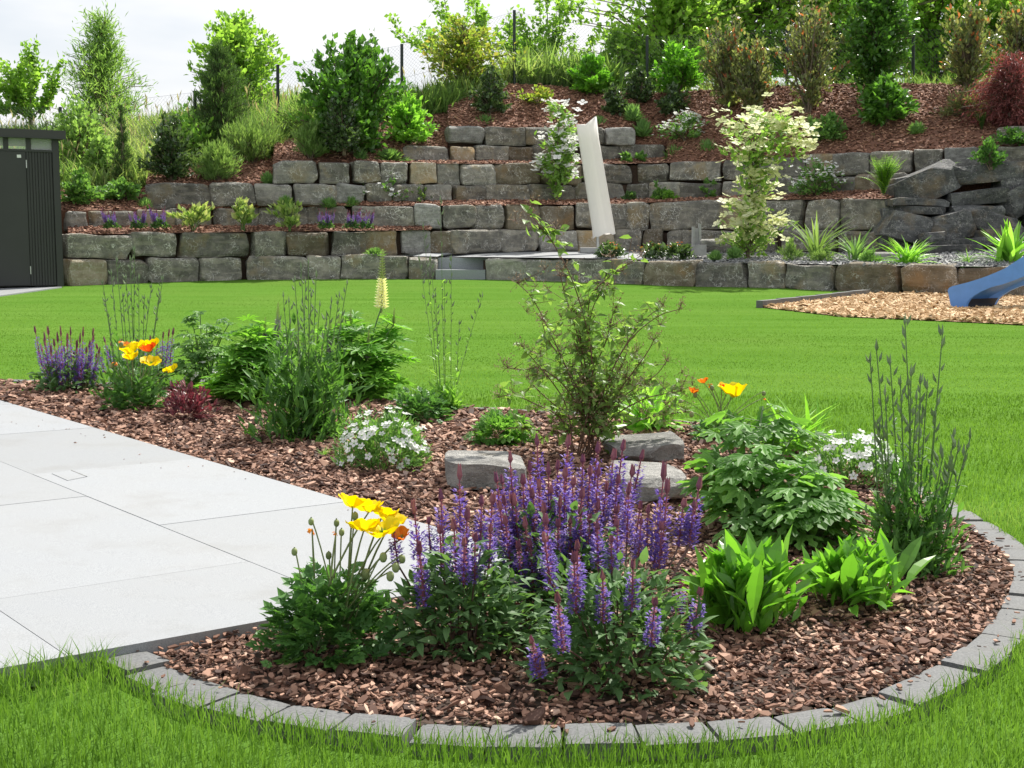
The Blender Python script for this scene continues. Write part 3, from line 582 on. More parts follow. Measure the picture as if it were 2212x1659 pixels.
def hd(px, py):
    """hillside point seen at (px, py)"""
    lo, hi = 0., 1.
    g = lambda t: (lambda p: (EYE + ray(px, py)[2] / ray(px, py)[1] * p[1]) - p[2])(hprof(px, t))
    for _ in range(40):
        m_ = (lo + hi) / 2
        if g(m_) > 0: lo = m_
        else: hi = m_
    return hprof(px, (lo + hi) / 2)
ts = [0, .15, .3, .45, .6, .75, .9, 1, 1.15, 1.5, 2, 3, 5, 9]
mb = MB(); P = np.array([[hprof(px, t) for px in hx] for t in ts]); nn = len(hx)
P[-1, :, 2] = -1.5
mb.add(P.reshape(-1, 3), [(k * nn + i, k * nn + i + 1, (k + 1) * nn + i + 1, (k + 1) * nn + i) for k in range(len(ts) - 1) for i in range(nn - 1)], .5, 0, True)
bot = np.array([W(px, 560, hprof(px, 0)[1] + .03) for px in hx]); mb.add(np.concatenate([P[0], bot]), [(i, i + 1, nn + i + 1, nn + i) for i in range(nn - 1)], .5, 0)
for i in range(len(mb.m)): pass
HS = mb
hill = struct(mb.build('hillside', [M['slope_soil'], M['meadow']]))
fm = np.zeros(len(hill.data.polygons), np.int32)
def is_meadow(px, t):
    if px < 318: return t > .38
    if px < 600: return t > .62 + .1 * math.sin(px * .03)
    if px < 870: return t > .8
    if px < 960: return t > .55
    if px < 1090: return t > .52 + .48 * (px - 960) / 130
    return t > 1.02
k = 0
for kk in range(len(ts) - 1):
    for i in range(nn - 1): fm[k] = 1 if is_meadow((hx[i] + hx[i + 1]) / 2, (ts[kk] + ts[kk + 1]) / 2) else 0; k += 1
hill.data.polygons.foreach_set('material_index', fm)
cp, mp_ = [], []
while len(cp) < 26000:
    px = rng.uniform(100, 2350); t = rng.random() ** .9
    if not is_meadow(px, t): cp.append(hprof(px, t))
mb = MB(); chips(mb, np.array(cp) + (0, 0, .012), .058, .5); tag(stuff(mb.build('slope_bark_mulch', M['chip_red'])), 'reddish bark mulch covering the upper slope', 'mulch')
while len(mp_) < 20000:
    px = rng.uniform(-60, 2400); t = rng.random() * 2.3
    if is_meadow(px, t) and (px < 1350 or rng.random() < .35): mp_.append((*hprof(px, t), px, t))
mp_ = np.array(mp_); n = len(mp_); mb = MB()
hgt = np.where(mp_[:, 3] < 1100, rng.uniform(.2, .58, n), rng.uniform(.12, .36, n)) * np.where((mp_[:, 3] > 1100) & (mp_[:, 3] < 1330), 2.8, 1)
for k in range(4):
    d = nrm(np.column_stack([rng.normal(0, .34, (n, 2)), np.ones(n)])); up = np.column_stack([rng.normal(size=(n, 2)), .2 * np.ones(n)])
    cl = np.clip(.45 + .3 * np.sin(mp_[:, 0] * 1.3 + mp_[:, 2] * 2) + rng.normal(0, .2, n), 0, 1)
    mb.inst(T_BLADE if k % 2 else T_NAR, mp_[:, :3] + rng.normal(0, .08, (n, 3)) * (1, 1, 0), frames(d, up), np.stack([hgt * rng.uniform(.6, 1.1, n), hgt * (.9 if k % 2 else .28), hgt], 1), cl)
s_ = rng.choice(n, 800); tall = (mp_[s_, 3] < 1150); d = nrm(np.column_stack([rng.normal(0, .16, (len(s_), 2)), np.ones(len(s_))]))
hh = np.where(tall, rng.uniform(.45, .95, len(s_)), rng.uniform(.3, .6, len(s_)))[:, None]
mb.segs(mp_[s_, :3], mp_[s_, :3] + d * hh, .004, .002, 3, .7, 1); mb.inst(T_NAR, mp_[s_, :3] + d * hh * .8, frames(d), .26 * hh[:, 0], rng.random(len(s_)), 1)
tag(stuff(mb.build('meadow_grass', [M['meadow'], M['straw']])), 'tall wild meadow grass on the slope around the fence', 'grass')
# ============================================================ BUILT OBJECTS
# ---- shed
C0 = ground(137, 620.5); CL = ground(0, 625)
u_ = nrm((C0 - CL)[:2]); n_ = np.array((-u_[1], u_[0])); D0 = C0[1]; zb = C0[2] + .01
SF = np.array(((u_[0], u_[1], 0), (n_[0], n_[1], 0), (0, 0, 1.)))
shed = thing('garden_shed', 'anthracite metal garden shed with flat roof in front of the lowest wall', 'shed', (C0[0], C0[1], zb))
def sp(a, d, z): return np.array((*(C0[:2] - u_ * a + n_ * d), zb + z))                        # a: leftwards from the corner, d: away, z: up
def sbox(mb, a0, a1, d0, d1, z0, z1, mi=0): return mb.box(sp((a0 + a1) / 2, (d0 + d1) / 2, (z0 + z1) / 2), (a1 - a0, d1 - d0, z1 - z0), SF, .5, mi)
pxm = D0 / FPX; hz = lambda py: W(137, py, D0)[2] - zb
zr1, zr0, zw, wid, dep = hz(283), hz(301), hz(329), 2.75, 1.9
a_of = lambda px: np.linalg.norm(W(px, 500, D0)[:2] - W(137, 500, D0)[:2])
roof = sbox(MB(), -a_of(142) * 0 - .09, wid + .1, -.12, dep + .1, zr0, zr1).build('roof', M['metal_roof'], shed)
sbox(MB(), -.095, wid + .105, -.125, -.118, zr0 - .004, zr0 + .02).build('gutter_lip', M['metal_dark'], roof)
mb = MB(); da = a_of(69)
for k in range(9):
    a0 = .1 + (da - .1) * k / 9; a1 = .1 + (da - .1) * (k + 1) / 9; sbox(mb, a0 + .004, a1 - .012, .015 + (.006 if k % 2 else 0), .03, .03, zw)
sbox(mb, .0, wid, .031, .05, .02, zw); mb.build('front_panel', M['metal_dark'], shed)
dw = .95; door = sbox(MB(), da + .006, da + dw, .0, .03, .035, zw - .01).build('door', M['metal_dark'], shed)
sbox(MB(), da + .07, da + .13, -.006, -.001, zw - .1, zw - .055).build('door_label', M['white_label'], door)
for z in (.2, zw - .25): sbox(MB(), da - .008, da + .004, -.012, -.002, z, z + .12).build('hinge', M['steel'], door)
sbox(MB(), da + dw + .008, wid, .012, .03, .03, zw).build('front_panel', M['metal_dark'], shed)
for a in (0., wid - .1): sbox(MB(), a, a + .09, -.005, .1, .0, zr0).build('corner_post', M['metal_dark'], shed)
sbox(MB(), -.022, -.004, .04, dep, .0, zr0).build('side_panel', M['metal_dark'], shed); sbox(MB(), wid + .004, wid + .02, .04, dep, .0, zr0).build('side_panel', M['metal_dark'], shed)
sbox(MB(), .0, wid, dep - .02, dep, .0, zw).build('back_panel', M['metal_dark'], shed)
for a in (a_of(76), a_of(30), a_of(0) + .3): sbox(MB(), a - .035, a + .035, .01, .06, zw, zr0).build('mullion', M['metal_dark'], shed)
sbox(MB(), .09, wid - .1, .03, .034, zw + .02, zr0).build('skylight_pane', M['pane'], shed)
sbox(MB(), .02, wid, -.004, .02, zw - .005, zw + .03).build('window_rail', M['metal_dark'], shed)
q = [ground(*p) for p in ((-420, 655), (0, 640), (75, 629.5), (134, 621), (60, 621), (-420, 630))]
mb = MB(); mb.add([(x, y, z + .012) for x, y, z in q] + [(x, y, z - .03) for x, y, z in q], [(0, 1, 2, 3, 4, 5)] + [(i, 6 + i, 6 + (i + 1) % 6, (i + 1) % 6) for i in range(6)]); struct(mb.build('path', M['granite']))

# ---- blue slide
SD = ground(2055, 668)[1]; sl = lambda px, py: W(px, py, SD)
ex = np.array((.46, .30, 0.))
top = [(2048.6, 634), (2047, 628), (2049.6, 622), (2057.6, 618), (2074, 614), (2090, 610), (2110, 604), (2130, 597), (2150, 589), (2170, 580), (2190, 567), (2212, 553), (2260, 519), (2330, 470), (2380, 450)]
botm = [(2050, 642), (2055.6, 669), (2085.6, 664), (2087, 657), (2089.6, 652), (2094, 646), (2101.6, 640), (2118, 630), (2139.6, 621), (2155, 617), (2169.6, 613), (2190, 606), (2225, 592), (2330, 520), (2380, 495)]
T3 = np.array([sl(*q) for q in top]); B3 = np.array([sl(*q) for q in botm])
slide = thing('slide', 'blue plastic slide whose foot stands in pale wood chips', 'slide', sl(2068, 668))
def wallp(off, name):
    mb = MB(); th = nrm(ex) * .045; n = len(T3); v = np.concatenate([T3, B3, T3 + th, B3 + th]) + off
    f = [(i, i + 1, n + i + 1, n + i) for i in range(n - 1)] + [(2 * n + i, 3 * n + i, 3 * n + i + 1, 2 * n + i + 1) for i in range(n - 1)] + [(i, 2 * n + i, 2 * n + i + 1, i + 1) for i in range(n - 1)] + [(n + i, n + i + 1, 3 * n + i + 1, 3 * n + i) for i in range(n - 1)] + [(0, n, 3 * n, 2 * n), (n - 1, 3 * n - 1, 4 * n - 1, 2 * n - 1)]
    return mb.add(v, f, .5, 0).build(name, M['blue_plastic'], slide)
wallp(np.zeros(3), 'side_wall'); wallp(ex, 'side_wall')
mb = MB(); Cm = T3 * .42 + B3 * .58; a0 = Cm + nrm(ex) * .04; a1 = Cm + ex; n = len(Cm); up = np.array((0, 0, .02))
mb.add(np.concatenate([a0, a1, a0 - up, a1 - up]), [(i, i + 1, n + i + 1, n + i) for i in range(n - 1)] + [(2 * n + i, 3 * n + i, 3 * n + i + 1, 2 * n + i + 1) for i in range(n - 1)] + [(0, n, 3 * n, 2 * n)], .5, 0, True); mb.build('chute', M['blue_plastic'], slide)
mb = MB(); F0 = np.array([T3[0], B3[0], B3[1], B3[2], B3[3], B3[5]]); v = np.concatenate([F0 + nrm(ex) * .04, F0 + ex]); k = len(F0); mb.add(v, [(i, i + 1, k + i + 1, k + i) for i in range(k - 1)], .5); mb.build('foot', M['shaded_blue_plastic'], slide)
for px in (2345, 2372):
    p = sl(px, 500); g = np.array((p[0], p[1], float(terr(p[1])) - .05)); mb = MB()
    for o in (0 * ex, ex): mb.tube([g + o, p + o], .03, 8)
    mb.build('leg', M['steel'], slide)

# ---- parasol under its cover
PD = 24.3; g0 = W(1292, 546, PD); pr = thing('parasol', 'closed parasol in an off-white cover leaning on the pale platform', 'parasol', g0)
mb = MB(); c0 = W(1281, 540.5, PD); mb.box(c0 + (0, .2, 0), (sz(52, PD), .45, .09)).build('base', M['plinth'], pr)
MB().tube([W(1292, 545, PD), W(1291, 500, PD), W(1265, 280, PD)], [.028, .028, .022], 8).build('pole', M['steel'], pr)
lv = [(py, 1245 + (py - 270) * .153, 1284.5 + (py - 262) * .173) for py in (268, 300, 340, 400, 440, 470, 492, 505)]
mb = MB(); V = []; ns = 26
for k, (py, xa, xb) in enumerate(lv):
    c = (W(xa, py, PD) + W(xb, py, PD)) / 2; r = np.linalg.norm(W(xb, py, PD) - W(xa, py, PD)) / 2; ax = r * .55
    for i in range(ns):
        a = 2 * math.pi * i / ns; rr = 1 + .09 * math.sin(a * 5 + 1.5) + .06 * math.sin(a * 9 + 1); x = math.cos(a) * r * rr; dz = 0.
        if k == 0: dz = sz(16, PD) * max(0, math.cos(a * 1.) - .55) / .45 - sz(4, PD) * max(0, -math.cos(a - .9) - .2)
        if k == len(lv) - 1: dz = -sz(9, PD) * max(0, -math.cos(a)) + sz(2, PD) * math.sin(a * 4)
        V.append(c + (x, math.sin(a) * ax * rr, dz))
K = len(lv); mb.add(V, [(k * ns + i, k * ns + (i + 1) % ns, (k + 1) * ns + (i + 1) % ns, (k + 1) * ns + i) for k in range(K - 1) for i in range(ns)] + [tuple(range(ns))[::-1]], .5, 0, True)
mb.build('cover', M['canvas'], pr)

# ---- small granite spout and its stone by the pond
fD = 22.3; fo = thing('granite_spout', 'upright notched grey granite slab beside the flowering dogwood', 'water spout', W(1503, 552, fD)); mb = MB()
for xa, xb, yt in ((1496, 1501, 489), (1510, 1515, 482)): p = [W(xa, 552, fD), W(xb, 552, fD), W(xb, yt + 2, fD), W(xa, yt, fD)]; mb.add(p + [q + (0, .12, 0) for q in p], [(0, 1, 2, 3), (7, 6, 5, 4), (0, 4, 5, 1), (1, 5, 6, 2), (2, 6, 7, 3), (3, 7, 4, 0)])
p = [W(1501, 552, fD + .04), W(1510, 552, fD + .04), W(1510, 492, fD + .04), W(1501, 494, fD + .04)]; mb.add(p + [q + (0, .05, 0) for q in p], [(0, 1, 2, 3), (7, 6, 5, 4), (2, 6, 7, 3)])
mb.build('spout_slab', M['plinth'], fo); MB().box(W(1512, 540, fD - .12), (.2, .12, .17)).build('spout_foot', M['plinth'], fo)
def boulder(name, label, px, py, wpx, hpx, D, dep, mat, seed, cat='rock', group=None, rot=0., tilt=0., cuts=12, cutd=.82, edge=.05, rough=.02, res=.07):
    wd, h = sz(wpx, D), sz(hpx, D); p, f = rock(wd, dep, h, seed, res, rough, cuts, cutd, edge); c_, s_ = math.cos(tilt), math.sin(tilt)
    p = np.stack([p[:, 0] * c_ - p[:, 2] * s_, p[:, 1], p[:, 0] * s_ + p[:, 2] * c_], 1); c_, s_ = math.cos(rot), math.sin(rot); p = np.stack([p[:, 0] * c_ - p[:, 1] * s_, p[:, 0] * s_ + p[:, 1] * c_, p[:, 2]], 1)
    c = W(px, py, D); c[1] += dep / 2; o = MB().add(p + c, f, .5, 0, False).build(name, M[mat], None, c - (0, 0, h / 2)); return tag(o, label, cat, group)
boulder('pond_stone', 'flat pale stone lying beside the granite spout', 1537, 527, 62, 16, 22.2, .5, 'stone_pale', 301)
rk = [(2010, 400, 150, 64, .0, .42), (2150, 372, 170, 40, .05, .1), (2075, 372, 70, 26, .1, -.1), (1968, 398, 70, 30, .2, .2), (1985, 437, 150, 16, -.25, .0), (1990, 455, 130, 18, -.3, -.03), (2119, 428, 150, 34, -.1, .1), (2110, 455, 130, 24, -.3, .0), (1966, 490, 96, 60, -.5, -.25), (2062, 490, 120, 58, -.45, .2),
      (2150, 480, 130, 40, -.4, -.2), (2170, 505, 120, 22, -.6, .08), (2020, 516, 60, 28, -.7, .1), (2110, 524, 120, 18, -.75, .04), (2054, 528, 70, 14, -.8, .0), (2054, 548, 170, 34, -.95, .02), (2206, 436, 80, 60, -.1, .5), (2210, 400, 90, 34, .05, .05), (1935, 520, 60, 30, -.3, .05), (2262, 470, 80, 120, -.2, .1), (2260, 388, 90, 60, 0, 0), (1940, 455, 50, 22, -.1, .1)]
lb = ['big tilted dark rock below the small fern', 'long flat slab topmost of the rock cascade', 'small flat stone between the tilted rock and the topmost slab', 'dark wedge of slate beside the fern', 'thin wet slate ledge under the big tilted rock', 'second thin ledge directly under the wet one', 'rounded dark slab in the middle of the cascade', 'thin slab under the rounded dark middle one', 'angular dark rock at the foot of the thin ledges', 'large leaning rock face in the middle of the cascade foot',
      'slanting slate slab over the iris clump', 'low slate slab close behind the iris clump', 'small dark stone under the leaning rock face', 'flat light edged slab low in the cascade', 'little flat stone just above the pond edge', 'long smooth blue grey rock at the pond edge', 'steep dark rock at the outer end of the cascade', 'dark slab above the steep outer rock', 'dark stone between the wall end and the cascade', 'tall dark rock past the iris clump', 'dark rock above the outer cascade end', 'small slate wedge against the last wall block']
for i, (px, py, ww, hh, dd, tl) in enumerate(rk): boulder('cascade_rock', lb[i], px, py, ww, hh, 22.5 + dd, .8, 'slate', 400 + i, group='slate rocks of the water cascade', tilt=tl, cuts=12, cutd=.84, edge=.012, rough=.022, res=.055)
boulder('pond_stone', 'flat light grey stone beside the arching sedge', 1912, 556, 76, 24, 20.6, .5, 'stone_pale', 450); boulder('pond_stone', 'flat pale stone just behind the arching sedge', 2012, 565, 90, 15, 20.2, .4, 'stone_pale', 451); boulder('pond_stone', 'pale flat stone in front of the iris clump', 2120, 562, 60, 16, 19.9, .4, 'stone_pale', 452)

# ---- boulders in the planting bed
def bedrock(label, px, py, wpx, hpx, dep, seed, rot=0., **k):
    g = ground(px, py); D = g[1]; o = boulder('garden_boulder', label, px, py - hpx / 2, wpx, hpx, D, dep, 'stone_pale', seed, rot=rot, res=.026, cuts=30, cutd=.8, edge=.012, rough=.016, **k); return o
bedrock('pale flat topped boulder beside the white campion mound', 1034, 1066, 206, 58, .5, 511, .05)
bedrock('pale boulder half hidden behind the tall purple salvia', 1425, 1094, 180, 56, .5, 512, -.1)
bedrock('long flat stone under the seed headed shrub', 1402, 1002, 190, 40, .5, 513, .1)
# ---- stick in the mulch
a, bb = ground(1496, 1432), ground(1541, 1466); o = MB().tube([a + (0, 0, .022), bb + (0, 0, .016)], .0085, 9).build('stick', M['hose'], None, a); tag(o, 'short grey round stick lying on the mulch', 'stick')
gq = [ground(690, 1515), ground(735, 1537), ground(800, 1558)]

# ---- chain link fence on the ridge
fpx = [(-260, 400, 220, 26.4), (130, 385, 231, 26.4), (421, 365, 196, 26.0), (600, 308, 140, 26.8), (868, 240, 95, 27.9), (1111, 181, 22, 28.7), (1398, 203, 78, 29.3), (1700, 186, 60, 28.2), (1973, 181, 62, 27.3), (2290, 186, 62, 26.6)]
fence = thing('wire_fence', 'chain link fence with slim dark green posts along the ridge', 'fence', W(421, 365, 26)); PB, PT = [], []
for px, pb, pt, D in fpx:
    a, c = W(px, pb + 4, D), W(px, pt, D); PB.append(a); PT.append(c)
    MB().tube([a - (0, 0, .2), c], .033, 10).build('post', M['post_green'], fence)
mb = MB()
for a, c, a2, c2 in zip(PB[:-1], PT[:-1], PB[1:], PT[1:]):
    for k in (.04, .5, .98): mb.segs([a + (c - a) * k], [a2 + (c2 - a2) * k], .0022, .0022, 3)
    ln = np.linalg.norm((a2 - a)[:2]); n = int(ln / .075); q = np.arange(-26, n + 1) / n; hh = .95 * np.linalg.norm(c - a) / ln
    for sg in (1, -1):
        s0 = q if sg == 1 else q + hh; s1 = q + hh if sg == 1 else q
        t0 = np.zeros(len(q)); t1 = np.ones(len(q)) * .97
        def clip(s, t, so_, to): k = np.where(s < 0, (0 - s) / (so_ - s), np.where(s > 1, (1 - s) / (so_ - s), 0)); return s + (so_ - s) * k, t + (to - t) * k
        ok = (np.maximum(s0, s1) > 0) & (np.minimum(s0, s1) < 1); s0_, t0_ = clip(s0, t0, s1, t1); s1_, t1_ = clip(s1, t1, s0, t0); s0_, t0_, s1_, t1_ = [x[ok] for x in (s0_, t0_, s1_, t1_)]
        f = lambda s, t: (a + (a2 - a) * s[:, None]) * (1 - t[:, None]) + (c + (c2 - c) * s[:, None]) * t[:, None]
        mb.segs(f(s0_, t0_), f(s1_, t1_), .0013, .0013, 3)
mb.build('wire_mesh', M['wire'], fence)
# ============================================================ PLANTS
LM = {}
LM['salvia'] = leafmat('grey_green_salvia_leaf', [(.035, .075, .025), (.06, .12, .04), (.1, .17, .07)], .3, .55)
LM['poppy'] = leafmat('blue_green_poppy_leaf', [(.03, .075, .022), (.05, .12, .032), (.085, .18, .045)], .34, .42)
LM['bright'] = leafmat('fresh_green_leaf', [(.05, .13, .015), (.075, .19, .02), (.12, .26, .035)], .4, .34, spec=.55)
LM['lupin'] = leafmat('lupin_leaf', [(.05, .125, .02), (.08, .19, .025), (.12, .25, .04)], .42, .5, spec=.25)
LM['delph'] = leafmat('delphinium_leaf', [(.05, .115, .025), (.08, .175, .035), (.12, .23, .06)], .42, .5, spec=.3)
LM['camp'] = leafmat('campion_leaf', [(.05, .11, .03), (.085, .17, .045), (.14, .24, .07)], .35, .45)
LM['stalk'] = leafmat('dark_narrow_leaf', [(.028, .072, .018), (.05, .12, .026), (.085, .17, .042)], .38, .5, spec=.3)
LM['weed'] = leafmat('yellow_green_leaf', [(.08, .17, .03), (.12, .23, .045), (.17, .28, .07)], .42, .45)
LM['day'] = leafmat('daylily_leaf', [(.09, .2, .025), (.13, .27, .04), (.18, .32, .07)], .42, .38)
LM['seedshrub'] = leafmat('dull_green_shrub_leaf', [(.075, .125, .035), (.11, .18, .05), (.16, .24, .08)], .42, .45)
LM['purple'] = leafmat('dark_red_leaf', [(.04, .013, .017), (.085, .026, .032), (.15, .06, .06)], .3, .4, tyel=(1.1, .6, .7))
LM['lav'] = leafmat('lavender_leaf', [(.07, .13, .04), (.11, .2, .06), (.16, .26, .1)], .3, .55)
LM['tree'] = leafmat('tree_leaf', [(.08, .145, .025), (.125, .215, .04), (.18, .28, .06)], .48, .5)
LM['willow'] = leafmat('willow_leaf', [(.085, .14, .04), (.12, .2, .06), (.19, .27, .1)], .42, .5)
LM['laurel'] = leafmat('laurel_leaf', [(.035, .085, .017), (.055, .13, .022), (.085, .185, .033)], .38, .3, spec=.6)
LM['darkleaf'] = leafmat('dark_glossy_leaf', [(.025, .045, .018), (.042, .072, .028), (.075, .115, .05)], .3, .25, spec=.8)
LM['conifer'] = leafmat('conifer_needle', [(.03, .058, .02), (.052, .095, .03), (.09, .145, .05)], .28, .6)
LM['juniper'] = leafmat('pale_juniper_needle', [(.08, .13, .04), (.12, .19, .06), (.19, .26, .1)], .3, .6)
LM['photinia'] = leafmat('photinia_leaf', [(.06, .085, .035), (.11, .13, .055), (.17, .16, .08)], .4, .3, spec=.7)
LM['photred'] = leafmat('photinia_red_tip', [(.22, .07, .04), (.36, .13, .07)], .4, .3)
LM['acer'] = leafmat('yellow_green_acer_leaf', [(.08, .14, .025), (.14, .19, .035), (.2, .17, .05)], .45, .45)
LM['maple'] = leafmat('dark_red_maple_leaf', [(.075, .025, .026), (.13, .047, .045), (.19, .08, .075)], .36, .5, tyel=(1.1, .72, .65))
LM['fern'] = leafmat('fern_frond', [(.1, .2, .02), (.15, .27, .03), (.22, .34, .06)], .45, .5)
LM['varieg'] = leafmat('cream_edged_leaf', [(.07, .13, .03), (.2, .26, .09), (.5, .5, .25)], .3, .35)
LM['dogleaf'] = leafmat('dogwood_leaf', [(.08, .15, .03), (.13, .22, .05), (.19, .29, .09)], .4, .4)
LM['white'] = leafmat('white_petal', [(.78, .79, .76), (.85, .85, .83)], .35, .55, 1., (1, 1, .97))
LM['cream'] = leafmat('cream_bract', [(.55, .6, .26), (.68, .7, .38), (.78, .78, .55)], .4, .55, 1.05, (1, 1, .85))
LM['yellow'] = leafmat('yellow_petal', [(.85, .66, .0), (.85, .74, .015)], .45, .5, 1.1, (1, .95, .3))
LM['orange'] = leafmat('orange_petal', [(.75, .2, .02), (.8, .33, .03)], .42, .5, 1.1, (1, .9, .4))
LM['redor'] = leafmat('red_orange_petal', [(.75, .11, .012), (.8, .16, .02)], .42, .5, 1.1, (1, .7, .4))
LM['violet'] = leafmat('violet_floret', [(.11, .066, .28), (.185, .115, .42), (.31, .22, .56)], .3, .5, 1.2, (1, .9, 1.2), .25)
LM['calyx'] = leafmat('maroon_calyx', [(.12, .04, .08), (.19, .065, .1), (.26, .11, .12)], .25, .6)
LM['lupviolet'] = leafmat('dull_purple_lupin_floret', [(.2, .18, .27), (.3, .26, .38), (.5, .46, .5)], .3, .5)
LM['lupbud'] = leafmat('lupin_bud', [(.2, .25, .1), (.32, .36, .16)], .3, .5)
LM['lupwhite'] = leafmat('ivory_lupin_floret', [(.78, .75, .66), (.84, .82, .76)], .35, .5)
LM['bud'] = leafmat('grey_green_bud', [(.09, .13, .07), (.15, .2, .11)], .2, .5)
LM['podbud'] = leafmat('olive_pod', [(.1, .12, .05), (.2, .24, .11)], .15, .6)
LM['seed'] = leafmat('brown_seed_head', [(.14, .09, .06), (.25, .18, .12), (.36, .29, .2)], .2, .7)
GPLANT = {}
def onbase(p, D=None): return ground(*p) if D is None else W(p[0], p[1], D)
# ---- generic woody or leafy plant grown inside an outline
def grow(name, label, cat, base, H, R, prof, ntw, lpt, T, ls, mat, bark='bark', group=None, ry=1., shell=.5, cl=.13, nst=5, trunk=0., lump=.3, up=.3, jit=.8, tips=None, fl=None, crown='foliage', stem='stem', seed=None, lean=(0, 0), h0=.05, tw=.004, vbias=0., single=False, droop=0., hang=0.):
    global rng
    keep = rng; rng = np.random.default_rng(seed if seed is not None else abs(hash(label)) % 99991 if False else sum(map(ord, label)) * 7 + len(label))
    base = np.asarray(base, float); root = thing(name, label, cat, base, group); pf = np.asarray(prof, float); hh = np.linspace(0, 1, len(pf)); ph = rng.uniform(0, 6.28, 6)
    def rad(h, a): return np.interp(h, hh, pf) * R * (1 + lump * (.5 * np.sin(2 * a + ph[0] + 5 * h) + .4 * np.sin(3 * a + ph[1] - 7 * h) + .4 * np.sin(5 * a + 11 * h + ph[2])))
    h = rng.random(ntw * 8) * (1 - h0) + h0; h = h[rng.random(len(h)) < (np.interp(h, hh, pf) + .12) / (pf.max() + .12)][:ntw]; n = len(h); a = rng.uniform(0, 6.28, n)
    q = shell + (1 - shell) * rng.random(n) ** .5; rr = rad(h, a) * q * np.where(rng.random(n) < .22, rng.uniform(.1, .9, n), 1)
    lx = np.stack([lean[0] * h * H, lean[1] * h * H, 0 * h], 1)
    tip = base + lx + np.stack([np.cos(a) * rr, np.sin(a) * rr * ry, h * H * (1 + lump * .12 * np.sin(4 * a + ph[3]))], 1)
    if trunk > 0:
        hs = np.clip(h - .3 * rr / H * 1.2 - .05, .04, 1) ; s0 = base + np.stack([lean[0] * hs * H, lean[1] * hs * H, hs * H], 1) + rng.normal(0, .01 * H, (n, 3))
    else:
        hs = np.clip(h * .5, 0, 1); s0 = base + np.stack([np.cos(a) * rr * .35 * hs * 2 + lean[0] * hs * H, np.sin(a) * rr * ry * .35 * hs * 2, hs * H], 1)
    mid = (s0 + tip) / 2 + np.stack([0 * h, 0 * h, (.12 - droop) * np.linalg.norm(tip - s0, axis=1)], 1)
    mb = MB(); mb.segs(s0, mid, tw * 1.6, tw * 1.1, 3); mb.segs(mid, tip, tw * 1.1, tw * .5, 3)
    if trunk > 0:
        k = 7; t = np.linspace(0, .93, k); c = base + np.stack([lean[0] * t * H + .015 * H * np.sin(5 * t + ph[4]), lean[1] * t * H + .012 * H * np.sin(4 * t + ph[5]), t * H], 1); c[0, 2] -= .05
        mb.tube(c, trunk * (1 - t * .85), 8)
    else:
        for i in range(nst):
            e = tip[rng.integers(0, n)]; b0 = base + np.append(rng.normal(0, .04 * R, 2), -.04); m_ = b0 + (e - b0) * .5 + (0, 0, .1 * H); mb.tube([b0, m_ * .5 + b0 * .5 + (0, 0, .03 * H), m_, e], [tw * 3, tw * 2.4, tw * 1.8, tw], 5)
    mb.build(stem, M[bark], root)
    m_ = n * lpt; s = rng.uniform(.3, 1.08, m_)[:, None]; i = np.repeat(np.arange(n), lpt)
    P = (1 - s) ** 2 * s0[i] + 2 * s * (1 - s) * mid[i] + s * s * tip[i] + rng.normal(0, cl * R * .5, (m_, 3)) * (1, ry, .8)
    if hang: P[:, 2] -= np.abs(rng.normal(0, hang, m_))
    P[:, 2] = np.maximum(P[:, 2], base[2] + .01)
    d = nrm(nrm(tip - s0)[i] * .6 + rvec(m_) * jit * .6 + np.array((0, 0, up)))
    mb = MB(); var = np.clip(rng.normal(.5 + vbias, .24, m_), 0, 1); F = frames(d, nrm(rvec(m_) * .5 + np.array((0, 0, 1)))); sz_ = ls * rng.uniform(.6, 1.25, m_)
    if tips:
        top_ = (s[:, 0] > .72) & (rng.random(m_) < tips[1]) & (P[:, 2] > base[2] + tips[2] * H); mb.inst(T, P[~top_], F[~top_], sz_[~top_], var[~top_]); mb.inst(T, P[top_], F[top_], sz_[top_], None, 1); mb.build(crown, [LM[mat], LM[tips[0]]], root)
    else: mb.inst(T, P, F, sz_, var); mb.build(crown, LM[mat], root)
    if fl:
        Tf, fs, per, fm, fname, hmin, spread = fl; ii = np.repeat(np.arange(n), per); ii = ii[h[ii] > hmin]; k = len(ii); pos = tip[ii] + rng.normal(0, spread, (k, 3)) * (1, 1, .5) + (0, 0, ls * .4)
        MB().inst(Tf, pos, framesN(nrm(rvec(k) * .35 + np.array((0, -.25, 1))), rng.uniform(0, 6.28, k)), fs * rng.uniform(.7, 1.2, k)).build(fname, LM[fm], root)
    rng = keep; return root
def tuft(name, label, cat, base, R, H, n, T, wscale, mat, group=None, spread=.6, flop=.0, mi=0, part=False):
    """blades fanning out from one point"""
    base = np.asarray(base, float); a = rng.uniform(0, 6.28, n); e = np.abs(rng.normal(0, spread, n)).clip(0, 1.35); d = np.stack([np.cos(a) * np.sin(e), np.sin(a) * np.sin(e), np.cos(e)], 1)
    ln = np.sqrt((np.sin(e) * R) ** 2 + (np.cos(e) * H) ** 2) * rng.uniform(.65, 1.1, n); off = np.column_stack([rng.normal(0, .12 * R, (n, 2)), np.zeros(n)])
    upv = np.column_stack([-d[:, :2] * 1. + rng.normal(0, .15, (n, 2)), np.abs(d[:, 2]) * 0 + .35])
    mb = MB().inst(T, base + off, frames(d, upv), np.stack([ln, ln * wscale, ln], 1)); 
    if part is not False: return mb.build(name, LM[mat], part)
    return tag(mb.build(name, LM[mat], None, base), label, cat, group)
